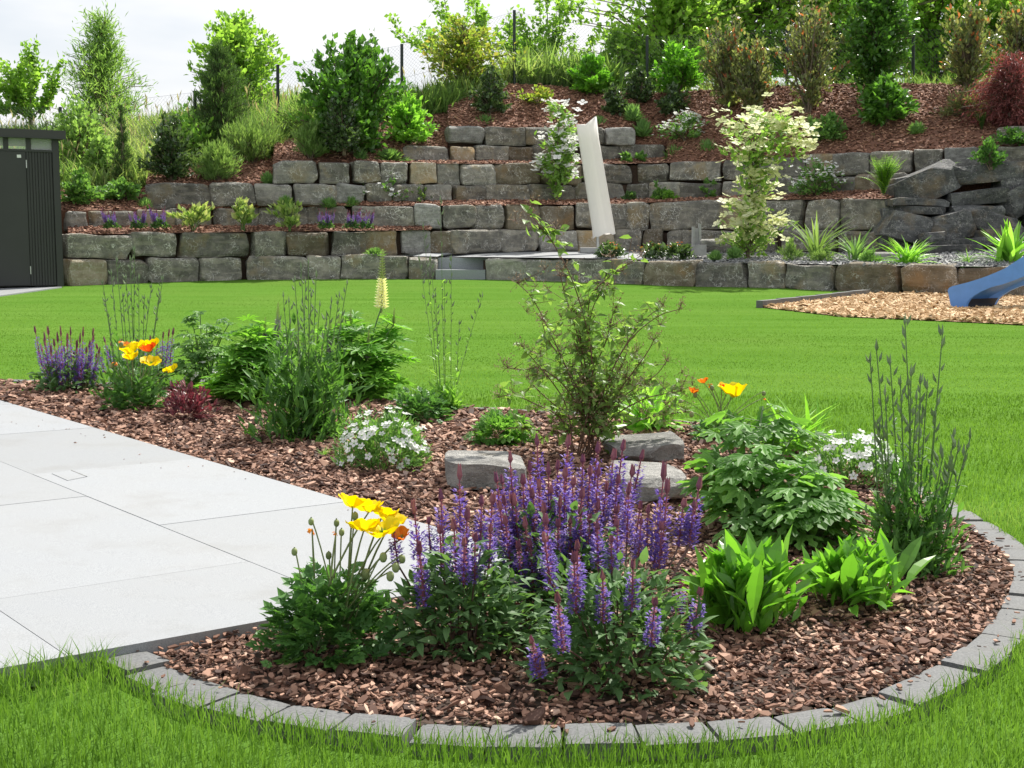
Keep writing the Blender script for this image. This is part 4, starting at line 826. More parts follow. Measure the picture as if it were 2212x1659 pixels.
def dome(mb, base, R, H, n, T, ls, inner=.45, out=.8, up=.25, jit=.5, ry=1., low=.0, mi=0, var=None, droop=0.):
    a = rng.uniform(0, 6.28, n); sz_ = rng.random(n) ** .8; q = inner + (1 - inner) * rng.random(n) ** .6; z = low + (1 - low) * sz_; r = np.sqrt(np.maximum(0, 1 - z * z)) * .95 + .12
    lum = 1 + .12 * np.sin(3 * a + R * 50) + .1 * np.sin(5 * a + z * 6); c = np.stack([np.cos(a) * r * q * R * lum, np.sin(a) * r * q * R * ry * lum, z * q * H * lum], 1); c[:, 2] = np.maximum(c[:, 2], .015)
    o = nrm(c / np.array((R, R * ry, H))); d = nrm(o * (out, out, out * .5) + np.array((0, 0, up)) + rvec(n) * jit * .5); d[:, 2] -= droop; d = nrm(d); s = ls * rng.uniform(.6, 1.25, n)
    upv = nrm(o * .6 + np.array((0, -.0, 1.)) + rvec(n) * .3)
    mb.inst(T, base + c - d * s[:, None] * .45, frames(d, upv), s, np.clip(rng.normal(.5, .25, n), 0, 1) if var is None else var, mi); return base + c, o
def bez(a, c, b, n=6):
    t = np.linspace(0, 1, n)[:, None]; return (1 - t) ** 2 * a + 2 * t * (1 - t) * c + t * t * b

# ---- purple salvia
def spike_mesh(seed, pale=False):
    global rng
    keep = rng; rng = np.random.default_rng(seed); mb = MB(); k = 13
    mb.segs([(0, 0, -.05)], [(0, 0, .95)], .022, .012, 5, .4, 1)
    for lv_ in range(k):
        z = lv_ / k; w_ = .115 * (1 - z ** 3.2 * .7) * (.8 + .2 * rng.random()); n = 8; a = rng.uniform(0, 6.28) + np.arange(n) * 6.28 / n + rng.normal(0, .2, n); o = np.stack([np.cos(a), np.sin(a), .45 + rng.normal(0, .25, n)], 1); p = np.stack([np.cos(a) * .02, np.sin(a) * .02, z + rng.normal(0, .012, n)], 1)
        mb.inst(T_RHB, p, frames(o), w_ * .62 * (1 if z < .72 else 1.), None, 1)
        if z < .74:
            u = rng.random(n) < (.95 if z < .6 else .55); p2 = p + o * (.055, .055, .03) ; mb.inst(T_RHB, p2[u], frames(o[u] + (0, 0, .2)), w_ * rng.uniform(.75, 1.15, u.sum()), None, 0); mb.inst(T_RHB, p2[u], frames(o[u] * (1, 1, -.3) + rng.normal(0, .2, (u.sum(), 3))), w_ * rng.uniform(.5, .85, u.sum()), None, 0)
    mb.inst(T_BUD, [(0, 0, .82)] * 5, frames(np.column_stack([rng.normal(0, .09, (5, 2)), np.ones(5)])), np.stack([np.full(5, .25), np.full(5, .36), np.full(5, .36)], 1), None, 1)
    rng = keep; return mb.mesh('flower_spike', [LM['violet'], LM['calyx']], (0, 0, 0))
SPK = [spike_mesh(k) for k in range(5)]
def salvia(label, bpx, R, H, nleaf, spikes, group, Rspread=.1, ls=.062, D=None, name='purple_salvia_plant', wfac=1.):
    base = onbase(bpx, D); root = thing(name, label, 'flower', base, group); mb = MB(); ms = MB()
    dome(mb, base, R, H, nleaf, T_SAL, ls, .4, .8, .3, .6)
    for px, py, ln, dd in spikes:
        D_ = base[1] + dd; tip = W(px, py, D_); L_ = sz(ln, D_) * 1.12; b0 = base + np.append(nrm((tip - base)[:2]) * min(Rspread, .4 * np.linalg.norm((tip - base)[:2])), .01); d = nrm(tip - b0 + np.array((0, 0, .6)) + rng.normal(0, .015, 3)); s0 = tip - d * L_
        if s0[2] < base[2] + .04: s0[2] = base[2] + .04
        o = bpy.data.objects.new('flower_spike', SPK[rng.integers(0, 5)]); COL.objects.link(o); o.parent = root; o.location = s0 - base; o.rotation_euler = Vector(tip - s0).to_track_quat('Z', 'Y').to_euler(); lw = max(np.linalg.norm(tip - s0), .03); ww = wfac * 1.15 * max(.09, min(.13, .118 * (lw / .11) ** .3)); o.scale = (ww, ww, lw)
        cpts = bez(b0, (b0 + s0) / 2 + (0, 0, .03), s0, 5); ms.tube(cpts, .0024, 4)
        k = 7; t = rng.uniform(.25, .97, k); P = np.array([cpts[0] + (cpts[-1] - cpts[0]) * q for q in t]); an = rng.uniform(0, 6.28, k); mb.inst(T_SAL, P, frames(np.stack([np.cos(an), np.sin(an), .5 + 0 * an], 1)), ls * .62 * (1.15 - t * .6))
    mb.build('foliage', LM['salvia'], root); ms.build('stem', M['purplestem'], root); return root
gS = 'purple flowering salvias in the planting bed'
sA = [(894, 1087, 150, .0), (905, 1175, 130, -.12), (952, 1063, 115, .12), (992, 1011, 150, .2), (950, 1138, 90, .0), (980, 1126, 120, -.03), (1009, 1103, 130, .05), (1040, 1075, 100, .1), (1060, 1136, 90, -.02), (849, 1140, 75, -.05), (1064, 1070, 110, .15), (1003, 1165, 90, -.1), (1026, 1155, 95, -.05), (925, 1120, 70, .1)]
sB = [(1072, 1025, 110, .1), (1084, 1030, 100, .15), (1101, 981, 110, .2), (1160, 943, 120, .25), (1227, 945, 125, .25), (1144, 1001, 110, .1), (1185, 1005, 120, .12), (1129, 1029, 110, .05), (1204, 999, 100, .2), (1220, 1015, 110, .05), (1259, 986, 90, .2), (1292, 960, 110, .22), (1293, 1011, 115, .1), (1275, 1011, 100, .15), (1326, 975, 110, .2), (1347, 955, 110, .24), (1388, 977, 100, .2), (1367, 1010, 120, .1), (1357, 1049, 110, 0.), (1089, 1073, 110, .0), (1151, 1059, 110, 0), (1165, 1041, 100, .05), (1079, 1087, 100, -.04), (1112, 1073, 120, 0), (1175, 1090, 120, -.05), (1210, 1077, 120, 0), (1257, 1059, 110, 0), (1254, 1097, 100, -.05), (1292, 1083, 120, -.03), (1333, 1094, 95, -.02), (1384, 1087, 90, 0), (1091, 1117, 110, -.08), (1104, 1070, 100, .02), (1120, 1171, 100, -.12), (1134, 1122, 120, -.06), (1145, 1167, 100, -.1), (1190, 1052, 90, .1), (1238, 1035, 90, .1), (1310, 1045, 90, .05), (1335, 1030, 90, .1), (1232, 1120, 80, -.06), (1275, 1115, 90, -.06), (1205, 1125, 90, -.08)]
sC = [(1436, 1006, 190, .3), (1443, 1040, 150, .25), (1512, 1036, 130, .3), (1358, 1050, 110, .3), (1177, 1115, 110, .2), (1175, 1155, 110, .1), (1247, 1171, 100, -.05), (1239, 1196, 120, -.1), (1302, 1237, 100, -.12), (1368, 1214, 95, -.1), (1415, 1294, 95, -.2), (1204, 1284, 120, -.22), (1514, 1273, 90, -.08), (1470, 1259, 60, .05), (1333, 1125, 85, .15), (1147, 1378, 85, -.16), (1477, 1081, 90, .25), (1400, 1095, 90, .25), (1385, 1120, 80, .2), (1320, 1160, 70, .1), (1430, 1130, 90, .2), (1500, 1085, 80, .25), (1290, 1130, 90, .15)]
salvia('purple salvia beside the big yellow poppy, its spikes over the patio edge', (1000, 1398), .175, .26, 950, sA, gS, .07, .05)
salvia('tallest purple salvia, its many spikes in front of the two pale boulders', (1200, 1340), .21, .3, 1100, sB, gS, .1, .05)
salvia('frontmost bushy purple salvia by the short grey stick', (1335, 1462), .205, .265, 1250, sC, gS, .08, .048)
salvia('purple salvia at the far tip of the bed beside the lawn', (150, 842), .22, .24, 560, [(75 + 5 * i + (i * 37 % 7), 708 + (i * 53 % 66), 70 + (i * 31 % 35), ((i * 29) % 10 - 5) * .03) for i in range(28)], gS, .1)
salvia('purple salvia behind the small bed of yellow and orange poppies', (318, 834), .2, .2, 320, [(365, 715, 75, 0), (374, 712, 70, .1), (352, 720, 60, .05), (340, 735, 60, 0), (325, 728, 60, .1), (310, 740, 55, 0), (297, 735, 55, .1), (280, 742, 60, 0), (262, 735, 55, .05), (240, 742, 60, 0), (225, 730, 60, .1), (208, 745, 55, 0)], gS, .1)
# ---- iceland poppies
def poppy_mesh(seed, mat, r=1., npet=4, open_=1.):
    global rng
    keep = rng; rng = np.random.default_rng(seed); mb = MB(); nu, nv = 9, 6
    for k in range(npet):
        a0 = k * 6.28 / npet + rng.normal(0, .15); v = []; ph = rng.uniform(0, 6.28, 4); wdt = 1.05 if npet == 4 else .5
        for j in range(nv + 1):
            t = j / nv
            for i in range(nu + 1):
                s = (i / nu - .5) * 2; a = a0 + s * wdt * (1. if t > .05 else .6); rr = (.06 + .94 * t * (1 - .16 * s * s)) * math.sin(min(1, open_) * 1.25) ; z = .55 * t ** 1.6 * (1.05 - open_ * .45) + .1 * t * (math.sin(5 * s + ph[0]) * .6 + math.sin(9 * s + ph[1]) * .45) + .05 * math.sin(7 * t + ph[2] + 3 * s) + .02 * k
                v.append((math.cos(a) * rr, math.sin(a) * rr, z))
        mb.add(np.array(v) * r, [(j * (nu + 1) + i, j * (nu + 1) + i + 1, (j + 1) * (nu + 1) + i + 1, (j + 1) * (nu + 1) + i) for j in range(nv) for i in range(nu)], rng.random(), 0, True)
    n = 26; a = rng.uniform(0, 6.28, n); d = np.stack([np.cos(a) * .6, np.sin(a) * .6, np.ones(n)], 1); mb.inst(T_BUD, np.zeros((n, 3)), frames(d), np.stack([np.full(n, .34 * r), np.full(n, .12 * r), np.full(n, .12 * r)], 1), None, 1)
    mb.inst(T_BUD, [(0, 0, -.02)], frames([(0, 0, 1.)]), np.array([(.4, .7, .7)]) * r, None, 2)
    rng = keep; return mb.mesh('flower', [LM[mat], LM['day'], LM['podbud']], (0, 0, 0))
POP = {m_: [poppy_mesh(60 + k, m_, 1., 4, .55 + .12 * k) for k in range(3)] for m_ in ('yellow', 'orange', 'redor')}
FAD = [poppy_mesh(80 + k, 'orange', 1., 3, .55) for k in range(2)]
def ball(mb, c, r, mi=0, el=1.3):
    u, f = cubegrid(3, 3, 3); q = nrm(u) * r; q[:, 2] *= el; mb.add(q + c, f, rng.random(), mi, True)
def poppy(label, bpx, R, H, nleaf, flowers, buds, ls=.055, dome_q=.35):
    base = onbase(bpx); root = thing('iceland_poppy_plant', label, 'flower', base, 'iceland poppies in the planting bed'); mb = MB(); dome(mb, base, R, H, nleaf, T_POPPY, ls, dome_q, .9, .2, .6); mb.build('foliage', LM['poppy'], root); ms = MB()
    for px, py, dia, kind, dd in flowers:
        D_ = base[1] + dd; c = W(px, py, D_); r = sz(dia, D_) * (.78 if kind != 'faded' else .5); faded = kind == 'faded'; me = FAD[rng.integers(0, 2)] if faded else POP[kind][rng.integers(0, 3)]
        o = bpy.data.objects.new('flower', me); COL.objects.link(o); o.parent = root; o.location = c - base - np.array((0, 0, r * .2)); o.scale = (r, r, r * (1.1 if not faded else 1.)); tl = rng.normal(0, .22, 2); o.rotation_euler = (tl[0] + .12 if not faded else 2.6 + tl[0], tl[1], rng.uniform(0, 6))
        b0 = base + np.append(rng.normal(0, .03, 2), .02); ms.tube(bez(b0, (b0 * .45 + c * .55) + (0, 0, .05), c - (0, 0, r * .15), 7), [.0028] * 5 + [.0022, .002], 5)
    for px, py, s_, dd in buds:
        D_ = base[1] + dd; c = W(px, py, D_); b0 = base + np.append(rng.normal(0, .03, 2), .02); top = c + (0, 0, .012); ms.tube(np.concatenate([bez(b0, (b0 * .45 + c * .55) + (0, 0, .06), top, 7)]), .002, 5); bb_ = MB(); ball(bb_, c, sz(s_, D_) / 2, 0, 1.35); bb_.build('bud', LM['podbud'], root)
    ms.build('stem', M['palestem'], root); return root
poppy('big yellow poppy at the patio corner with six yellow flowers', (715, 1412), .165, .22, 620,
      [(762, 1087, 62, 'yellow', .0), (798, 1098, 58, 'yellow', .05), (826, 1108, 52, 'yellow', .08), (786, 1138, 60, 'yellow', -.05), (828, 1146, 66, 'yellow', -.06), (846, 1124, 50, 'yellow', .05), (868, 1157, 44, 'orange', .02), (674, 1140, 36, 'faded', .02), (726, 1148, 24, 'faded', .05)],
      [(636, 1192, 14, 0), (672, 1127, 13, .02), (710, 1200, 14, .03), (767, 1115, 15, .03), (828, 1204, 18, 0), (855, 1226, 18, -.03), (843, 1245, 18, -.05), (727, 1130, 13, .05), (738, 1150, 13, .06), (869, 1208, 15, -.02), (790, 1240, 20, .02)])
poppy('poppy clump with orange and yellow flowers behind the dark red plant', (292, 882), .18, .2, 420,
      [(283, 757, 44, 'yellow', 0), (305, 748, 40, 'yellow', .1), (285, 772, 36, 'yellow', -.1), (328, 747, 40, 'yellow', .1), (322, 754, 36, 'redor', -.08), (326, 783, 36, 'yellow', -.05), (372, 799, 30, 'yellow', 0), (250, 780, 24, 'faded', 0), (268, 744, 20, 'orange', .1)], [(262, 745, 10, 0), (345, 770, 10, .1), (360, 800, 9, 0), (240, 790, 9, 0)], .06)
poppy('poppy with one wide yellow flower and orange buds beside the lawn', (1560, 948), .17, .12, 240,
      [(1588, 848, 60, 'yellow', 0), (1574, 838, 36, 'yellow', .05), (1520, 824, 24, 'orange', .05), (1496, 845, 24, 'orange', 0), (1532, 828, 20, 'faded', 0), (1560, 835, 16, 'redor', .08), (1652, 858, 16, 'faded', .1)], [(1502, 853, 10, 0), (1470, 868, 10, -.05), (1494, 895, 11, -.1), (1592, 836, 11, .08), (1650, 850, 9, .1), (1538, 838, 10, 0)], .055)
base = onbase((905, 905)); r_ = thing('leafy_perennial', 'low clump of lobed grey green leaves behind the white campion', 'plant', base); mb = MB(); dome(mb, base, .2, .17, 420, T_POPPY, .06, .3, .9, .2, .6); mb.build('foliage', LM['poppy'], r_)
base = onbase((1082, 958)); r_ = thing('leafy_perennial', 'low clump of glossy cut leaves behind the flat topped boulder', 'plant', base); mb = MB(); dome(mb, base, .17, .17, 260, T_DELPH, .055, .3, .9, .3, .6); mb.build('foliage', LM['delph'], r_)
# ---- white campion mounds
def flower_mesh(seed):
    global rng
    keep = rng; rng = np.random.default_rng(seed); mb = MB(); mb.inst(T_FLOW, np.zeros((1, 3)), framesN([(0, 0, 1.)], np.array([.3 * seed])), np.ones(1)); ball(mb, np.zeros(3), .16, 1, .7); mb.segs([(0, 0, -.9)], [(0, 0, -.05)], .05, .09, 4, .4, 2); rng = keep
    return mb.mesh('flower', [LM['white'], LM['day'], LM['camp']], (0, 0, 0))
FLW = [flower_mesh(k) for k in range(3)]
def campion(label, bpx, R, H, nleaf, nfl, fs, name='white_campion'):
    base = onbase(bpx); root = thing(name, label, 'flower', base, 'white flowering campion mounds'); mb = MB(); dome(mb, base, R, H, nleaf, T_LAN, .04, .5, .7, .6, .6); mb.build('foliage', LM['camp'], root)
    for k in range(nfl):
        el = math.asin(rng.random() ** .75 * .98); a = rng.uniform(-2.9, -.25) if k % 4 else rng.uniform(0, 3.14); n_ = np.array((math.cos(a) * math.cos(el), math.sin(a) * math.cos(el), math.sin(el))); c = base + n_ * (R, R, H) * rng.uniform(1.0, 1.1) + (0, 0, .02)
        o = bpy.data.objects.new('flower', FLW[k % 3]); COL.objects.link(o); o.parent = root; o.location = c - base; o.scale = (fs * rng.uniform(.8, 1.15),) * 3; o.rotation_euler = Vector(n_ * .8 + np.array((0, -.2, .45)) + rng.normal(0, .18, 3)).to_track_quat('Z', 'Y').to_euler()
campion('round white campion mound between the patio and the flat topped boulder', (832, 1005), .215, .24, 2400, 80, .02)
campion('white campion mound near the setts behind the cut leaved plant', (1838, 1040), .21, .19, 1700, 80, .02)
campion('small white campion patch among the delphinium leaves by the lawn', (480, 838), .26, .2, 1100, 40, .02)
# ---- echinacea-like leaf rosettes
def rosette(label, bpx, L_, n, sp=.55):
    base = onbase(bpx); root = thing('leafy_rosette', label, 'plant', base, 'bright green leaf rosettes'); mb = MB(); a = rng.uniform(0, 6.28, n); e = np.abs(rng.normal(0, sp, n)).clip(.05, 1.25); d = np.stack([np.cos(a) * np.sin(e), np.sin(a) * np.sin(e), np.cos(e)], 1)
    off = np.column_stack([rng.normal(0, .055, (n, 2)), np.abs(rng.normal(0, .02, n))]); ln = L_ * rng.uniform(.55, 1.1, n); up = np.column_stack([-d[:, :2] + rng.normal(0, .45, (n, 2)), .4 * np.ones(n)]); mb.inst(T_STRAP, base + off, frames(d, up), np.stack([ln, ln * .7, ln], 1)); dome(mb, base, L_ * .62, L_ * .86, int(n * 2.4), T_STRAP, L_ * .4, .35, .5, 1., .5); mb.build('foliage', LM['bright'], root)
rosette('larger bright green leaf rosette next to the frontmost salvia', (1605, 1345), .22, 110, .6); rosette('smaller bright green leaf rosette near the stone setts', (1838, 1300), .19, 85, .6)
# ---- palmate delphinium clumps
def delph(label, bpx, tops, R, nl, ls, mat='delph', T=T_DELPH, name='delphinium', cat='plant', group=None, nbase=60, up=.9):
    base = onbase(bpx); root = thing(name, label, cat, base, group); mb = MB(); ms = MB()
    for px, py, dd in tops:
        tip = W(px, py, base[1] + dd); b0 = base + np.append(nrm((tip - base)[:2]) * .04, 0); c = bez(b0, (b0 + tip) / 2 + np.append(-(tip - b0)[:2] * .15, .08), tip, 8); ms.tube(c, np.linspace(.005, .003, 8), 6)
        k = nl; t = rng.uniform(.12, 1., k) ** .65; i = (t * 7).astype(int).clip(0, 6); P0 = c[i] + (c[i + 1] - c[i]) * (t * 7 - i)[:, None]; a = rng.uniform(0, 6.28, k); pl = R * rng.uniform(.3, 1., k) * (1.05 - t * .6); P1 = P0 + np.stack([np.cos(a) * pl, np.sin(a) * pl, pl * rng.uniform(.0, .5, k)], 1); ms.segs(P0, P1, .0018, .0013, 3)
        nn_ = nrm(np.stack([np.cos(a) * .55, np.sin(a) * .55, np.full(k, up)], 1) + rvec(k) * .22); s = ls * rng.uniform(.65, 1.15, k) * (1.1 - t * .22)
        d = np.stack([np.cos(a), np.sin(a), -.25 + 0 * a], 1); mb.inst(T, P1, frames(d, nn_), s)
    k = nbase; a = rng.uniform(0, 6.28, k); r = R * 1.5 * np.sqrt(rng.random(k)); P1 = base + np.stack([np.cos(a) * r, np.sin(a) * r, rng.uniform(.03, .17, k)], 1); ms.segs(np.repeat(base[None], k, 0), P1, .002, .0014, 3); mb.inst(T, P1, frames(np.stack([np.cos(a), np.sin(a), -.2 + 0 * a], 1), nrm(np.stack([np.cos(a) * .5, np.sin(a) * .5, 1 + 0 * a], 1) + rvec(k) * .25)), ls * rng.uniform(.7, 1.2, k))
    mb.build('foliage', LM[mat], root); ms.build('stem', M['greenstem'], root); return root
gD_ = 'delphiniums with large cut leaves'
delph('leafy delphinium clump of broad cut leaves beside the pale boulders', (1620, 1150), [(1648, 878, .25), (1600, 905, .3), (1690, 905, .3), (1560, 940, .2), (1640, 965, 0.), (1590, 985, .1), (1690, 985, .1), (1725, 930, .3), (1570, 1020, 0), (1620, 1010, -.05), (1540, 1060, .1)], .17, 13, .105, group=gD_, nbase=34, up=.5)
delph('lower delphinium clump of cut leaves in front of the white campion', (1745, 1175), [(1735, 1010, .05), (1775, 1020, .1), (1700, 1040, 0), (1800, 1060, .05), (1760, 1075, -.05), (1720, 1095, -.1), (1830, 1090, 0)], .11, 12, .095, group=gD_)
delph('pale leaved delphinium clump beside the lawn at the narrow end', (440, 838), [(432, 672, .1), (412, 680, .2), (470, 690, .2), (445, 700, 0), (405, 715, 0), (480, 720, .1), (425, 730, -.1), (460, 745, -.1), (495, 700, .2), (395, 745, .0)], .14, 14, .08, 'camp', group=gD_)
# ---- lupins
def lup_mesh(seed, low, name='flower_spike'):
    global rng
    keep = rng; rng = np.random.default_rng(seed); mb = MB(); mb.segs([(0, 0, -.1)], [(0, 0, 1)], .02, .008, 5, .4, 1); k = 22
    for j in range(k):
        z = j / k; n = 8; a = rng.uniform(0, 6.28) + np.arange(n) * 6.28 / n; w_ = .12 * (1 - z) ** .75 + .02; o = np.stack([np.cos(a), np.sin(a), .2 + z + 0 * a], 1); mb.inst(T_BUD, np.stack([np.cos(a) * .015, np.sin(a) * .015, z + 0 * a], 1), frames(o), np.stack([np.full(n, w_), np.full(n, w_ * (1.6 if z < .5 else 1.1)), np.full(n, w_ * (1.8 if z < .5 else 1.2))], 1), None, 0 if z < .48 else 1)
    rng = keep; return mb.mesh(name, [LM[low], LM['lupbud']], (0, 0, 0))
LW, LP, LG = lup_mesh(5, 'lupwhite'), lup_mesh(6, 'lupviolet'), lup_mesh(7, 'lupbud')
def lupin(label, bpx, tops, spikes, R, nl, ls):
    root = delph(label, bpx, tops, R, nl, ls, 'lupin', T_PALM, 'lupin', 'flower', 'lupins in the planting bed', 70, 1.); base = np.array(root['_o']); ms = MB()
    for px, y0, y1, me, dd in spikes:
        D_ = base[1] + dd; b_, t_ = W(px - 2, y1, D_), W(px, y0, D_); o = bpy.data.objects.new('flower_spike', me); COL.objects.link(o); o.parent = root; o.location = b_ - base; o.rotation_euler = Vector(t_ - b_).to_track_quat('Z', 'Y').to_euler(); h = np.linalg.norm(t_ - b_); o.scale = (h * .95, h * .95, h); ms.tube(bez(base + (0, 0, .01), (base + b_) / 2 + (0, 0, .1), b_, 6), .0045, 6)
    ms.build('flower_stem', M['greenstem'], root)
lupin('lupin with a tall ivory flower spike pointing over the lawn', (775, 862), [(800, 700, .1), (845, 690, .2), (760, 700, 0), (735, 715, -.1), (870, 720, .1), (830, 750, -.1), (780, 760, -.15), (720, 770, -.1), (860, 780, 0), (745, 690, .2), (700, 720, .2)], [(826, 538, 664, LW, .1), (852, 664, 702, LG, .1), (797, 712, 772, LP, -.1), (758, 665, 720, LG, .1), (733, 680, 735, LG, -.05), (714, 690, 760, LP, -.1)], .19, 12, .125)
lupin('lupin with fading purple spikes behind the dark red plant', (545, 868), [(560, 700, 0), (530, 725, -.1), (590, 740, 0), (505, 755, -.1), (540, 780, -.15), (600, 770, -.1), (510, 800, -.15), (575, 715, .2), (615, 720, .2)], [(601, 652, 728, LP, .1), (573, 684, 742, LP, .05), (640, 700, 740, LG, .2)], .18, 12, .135)
# ---- tall stems with closed buds
def budplant(label, bpx, tops, Rb, nleaf, lh, ls=.06, mat='stalk', name='budding_perennial', group='tall budding perennials in the planting bed', T=T_LAN, r=.0036, budpart=True, leafup=1.):
    base = onbase(bpx); root = thing(name, label, 'plant', base, group); mb = MB()
    for px, py, dd in tops:
        ms = bb_ = MB()
        tip = W(px, py, base[1] + dd); b0 = base + np.append(nrm((tip - base)[:2] + 1e-6) * min(Rb * .6, .5 * np.linalg.norm((tip - base)[:2])) + rng.normal(0, .012, 2), 0); c = bez(b0, np.append(b0[:2] * .6 + tip[:2] * .4, (b0[2] + tip[2]) / 2), tip, 9); ms.tube(c, np.linspace(r, r * .5, 9), 5)
        h = tip[2] - base[2]
        for zf in np.arange(.42, 1.0, .05):
            if rng.random() < .2: continue
            i = min(7, int(zf * 8)); p = c[i] + (c[i + 1] - c[i]) * (zf * 8 - i); a = rng.uniform(0, 6.28); d = np.array((math.cos(a) * .45, math.sin(a) * .45, 1)); q = p + d * .012; s = (.044 if zf > .62 else .028) * rng.uniform(.75, 1.15)
            bb_.inst(T_BUD, [q], frames([d]), np.array([(s, s * 1.15, s * 1.15)]), None, 1)
        bb_.inst(T_BUD, [tip - (0, 0, .012)], frames([(0, 0, 1.)]), np.array([(.045, .042, .042)]), None, 1); bb_.build('flower_stem', [M['greenstem'], LM['bud']], root)
        k = int(nleaf * .6); t = rng.random(k) ** 1.3 * .72; i = (t * 8).astype(int).clip(0, 7); P = c[i] + (c[i + 1] - c[i]) * (t * 8 - i)[:, None]; a = rng.uniform(0, 6.28, k); mb.inst(T, P, frames(np.stack([np.cos(a), np.sin(a), rng.uniform(.1, 1.2, k) * leafup], 1)), ls * (1.2 - t) * rng.uniform(.7, 1.2, k))
    dome(mb, base, Rb, lh, nleaf * 20, T, ls, .2, .6, .8, .8); mb.build('foliage', LM[mat], root)
budplant('tall dark green plant with closed buds nearest the stone setts', (1965, 1235), [(1955, 697, .1), (2036, 720, .15), (1893, 752, .05), (1923, 785, .1), (1968, 808, .0), (1988, 826, .05), (2003, 838, .1), (2060, 944, .1), (2096, 944, .05), (2071, 967, 0), (2036, 988, -.05), (1880, 780, .1), (1912, 850, .0), (1945, 830, 0), (1980, 860, -.05), (2020, 900, 0), (1900, 930, -.05), (2050, 1010, .05)], .15, 46, .34, .055)
budplant('tall budded plant of narrow leaves before the ivory lupin', (655, 945), [(650, 577, .1), (666, 568, .0), (683, 594, .1), (637, 606, 0), (624, 652, -.1), (716, 652, .1), (750, 612, .1), (691, 660, 0), (600, 690, .0), (660, 610, .2), (733, 640, 0), (672, 640, -.1), (705, 690, -.1), (612, 640, .2), (645, 700, -.15)], .3, 56, .58, .085)
budplant('tall thin budded stems standing in the salvia beside the lawn', (285, 856), [(251, 562, .1), (291, 538, .1), (222, 611, 0), (352, 602, .1), (344, 636, 0), (327, 620, .2), (272, 600, 0), (228, 652, .1), (240, 590, .2), (281, 560, .1), (300, 600, .2), (312, 645, .0), (265, 640, 0)], .22, 22, .36, .07)
budplant('spindly yellow green self sown stems beside the lawn edge', (965, 888), [(914, 490, .1), (951, 432, .0), (930, 560, .2), (905, 560, .2), (960, 610, 0), (992, 700, .1), (941, 640, .1), (975, 560, .1), (1042, 640, .35)], .1, 13, .18, .085, 'weed', 'self_sown_weed', None, T_LAN, .0022)
# ---- grass-like clumps in the bed
def clump(label, base, R, H, n, T, ws, mat, group=None, name='grassy_clump', spread=.6, cat='plant'): return tuft(name, label, cat, base, R, H, n, T, ws, mat, group, spread)
clump('bright daylily leaves behind the seed headed shrub', onbase((1400, 925)), .42, .3, 85, T_BLADEW, 1., 'day', spread=.75, name='daylily'); clump('thin bright daylily leaves behind the broad delphinium', onbase((1720, 975)), .36, .3, 55, T_BLADEW, .8, 'day', spread=.75, name='daylily')
clump('tiny grass tuft at the foot of the white campion', onbase((700, 985)), .05, .06, 30, T_BLADE, 1., 'weed', spread=.5)
# ---- dark red low plant
base = onbase((405, 905)); r_ = thing('red_leaved_plant', 'low dark red leaved plant in the mulch before the poppies', 'plant', base); mb = MB(); dome(mb, base + (0, 0, .03), .14, .185, 420, T_STRAP, .055, .2, .6, .8, .5); tuft('foliage', None, None, base + (.08, -.03, 0), .2, .06, 50, T_BLADE, 1.2, 'purple', None, 1.1, part=r_); mb.build('foliage', LM['purple'], r_)
# ---- shrub with brown seed heads
base = onbase((1268, 986)); root = thing('seed_headed_shrub', 'open twiggy shrub with small brown seed heads between the boulders', 'shrub', base); mb = MB(); ms = MB(); sd_ = MB(); K = 0
paths = [[(1290, 800), (1247, 625), (1202, 533), (1146, 462)], [(1290, 820), (1262, 650), (1310, 600), (1385, 552)], [(1240, 830), (1190, 720), (1150, 640), (1118, 612)], [(1270, 800), (1240, 700), (1222, 640), (1210, 595)], [(1275, 760), (1272, 690), (1290, 640), (1312, 616)], [(1300, 850), (1340, 760), (1390, 690), (1432, 660)], [(1300, 850), (1350, 740), (1420, 680), (1468, 668)], [(1230, 880), (1190, 820), (1155, 780), (1128, 748)], [(1300, 860), (1345, 790), (1360, 740), (1345, 700)], [(1310, 880), (1370, 800), (1400, 760), (1412, 735)], [(1220, 900), (1150, 870), (1110, 850), (1078, 858)], [(1240, 850), (1170, 790), (1130, 800), (1096, 795)], [(1320, 900), (1390, 860), (1440, 850), (1470, 845)], [(1310, 880), (1370, 840), (1420, 810), (1440, 780)], [(1255, 850), (1210, 770), (1180, 730), (1170, 690)], [(1280, 800), (1310, 740), (1320, 690), (1330, 665)], [(1215, 930), (1150, 930), (1100, 920), (1070, 945)], [(1270, 850), (1250, 760), (1255, 720), (1245, 690)], [(1330, 930), (1400, 900), (1440, 895), (1480, 890)], [(1230, 900), (1180, 860), (1150, 830), (1140, 815)]]
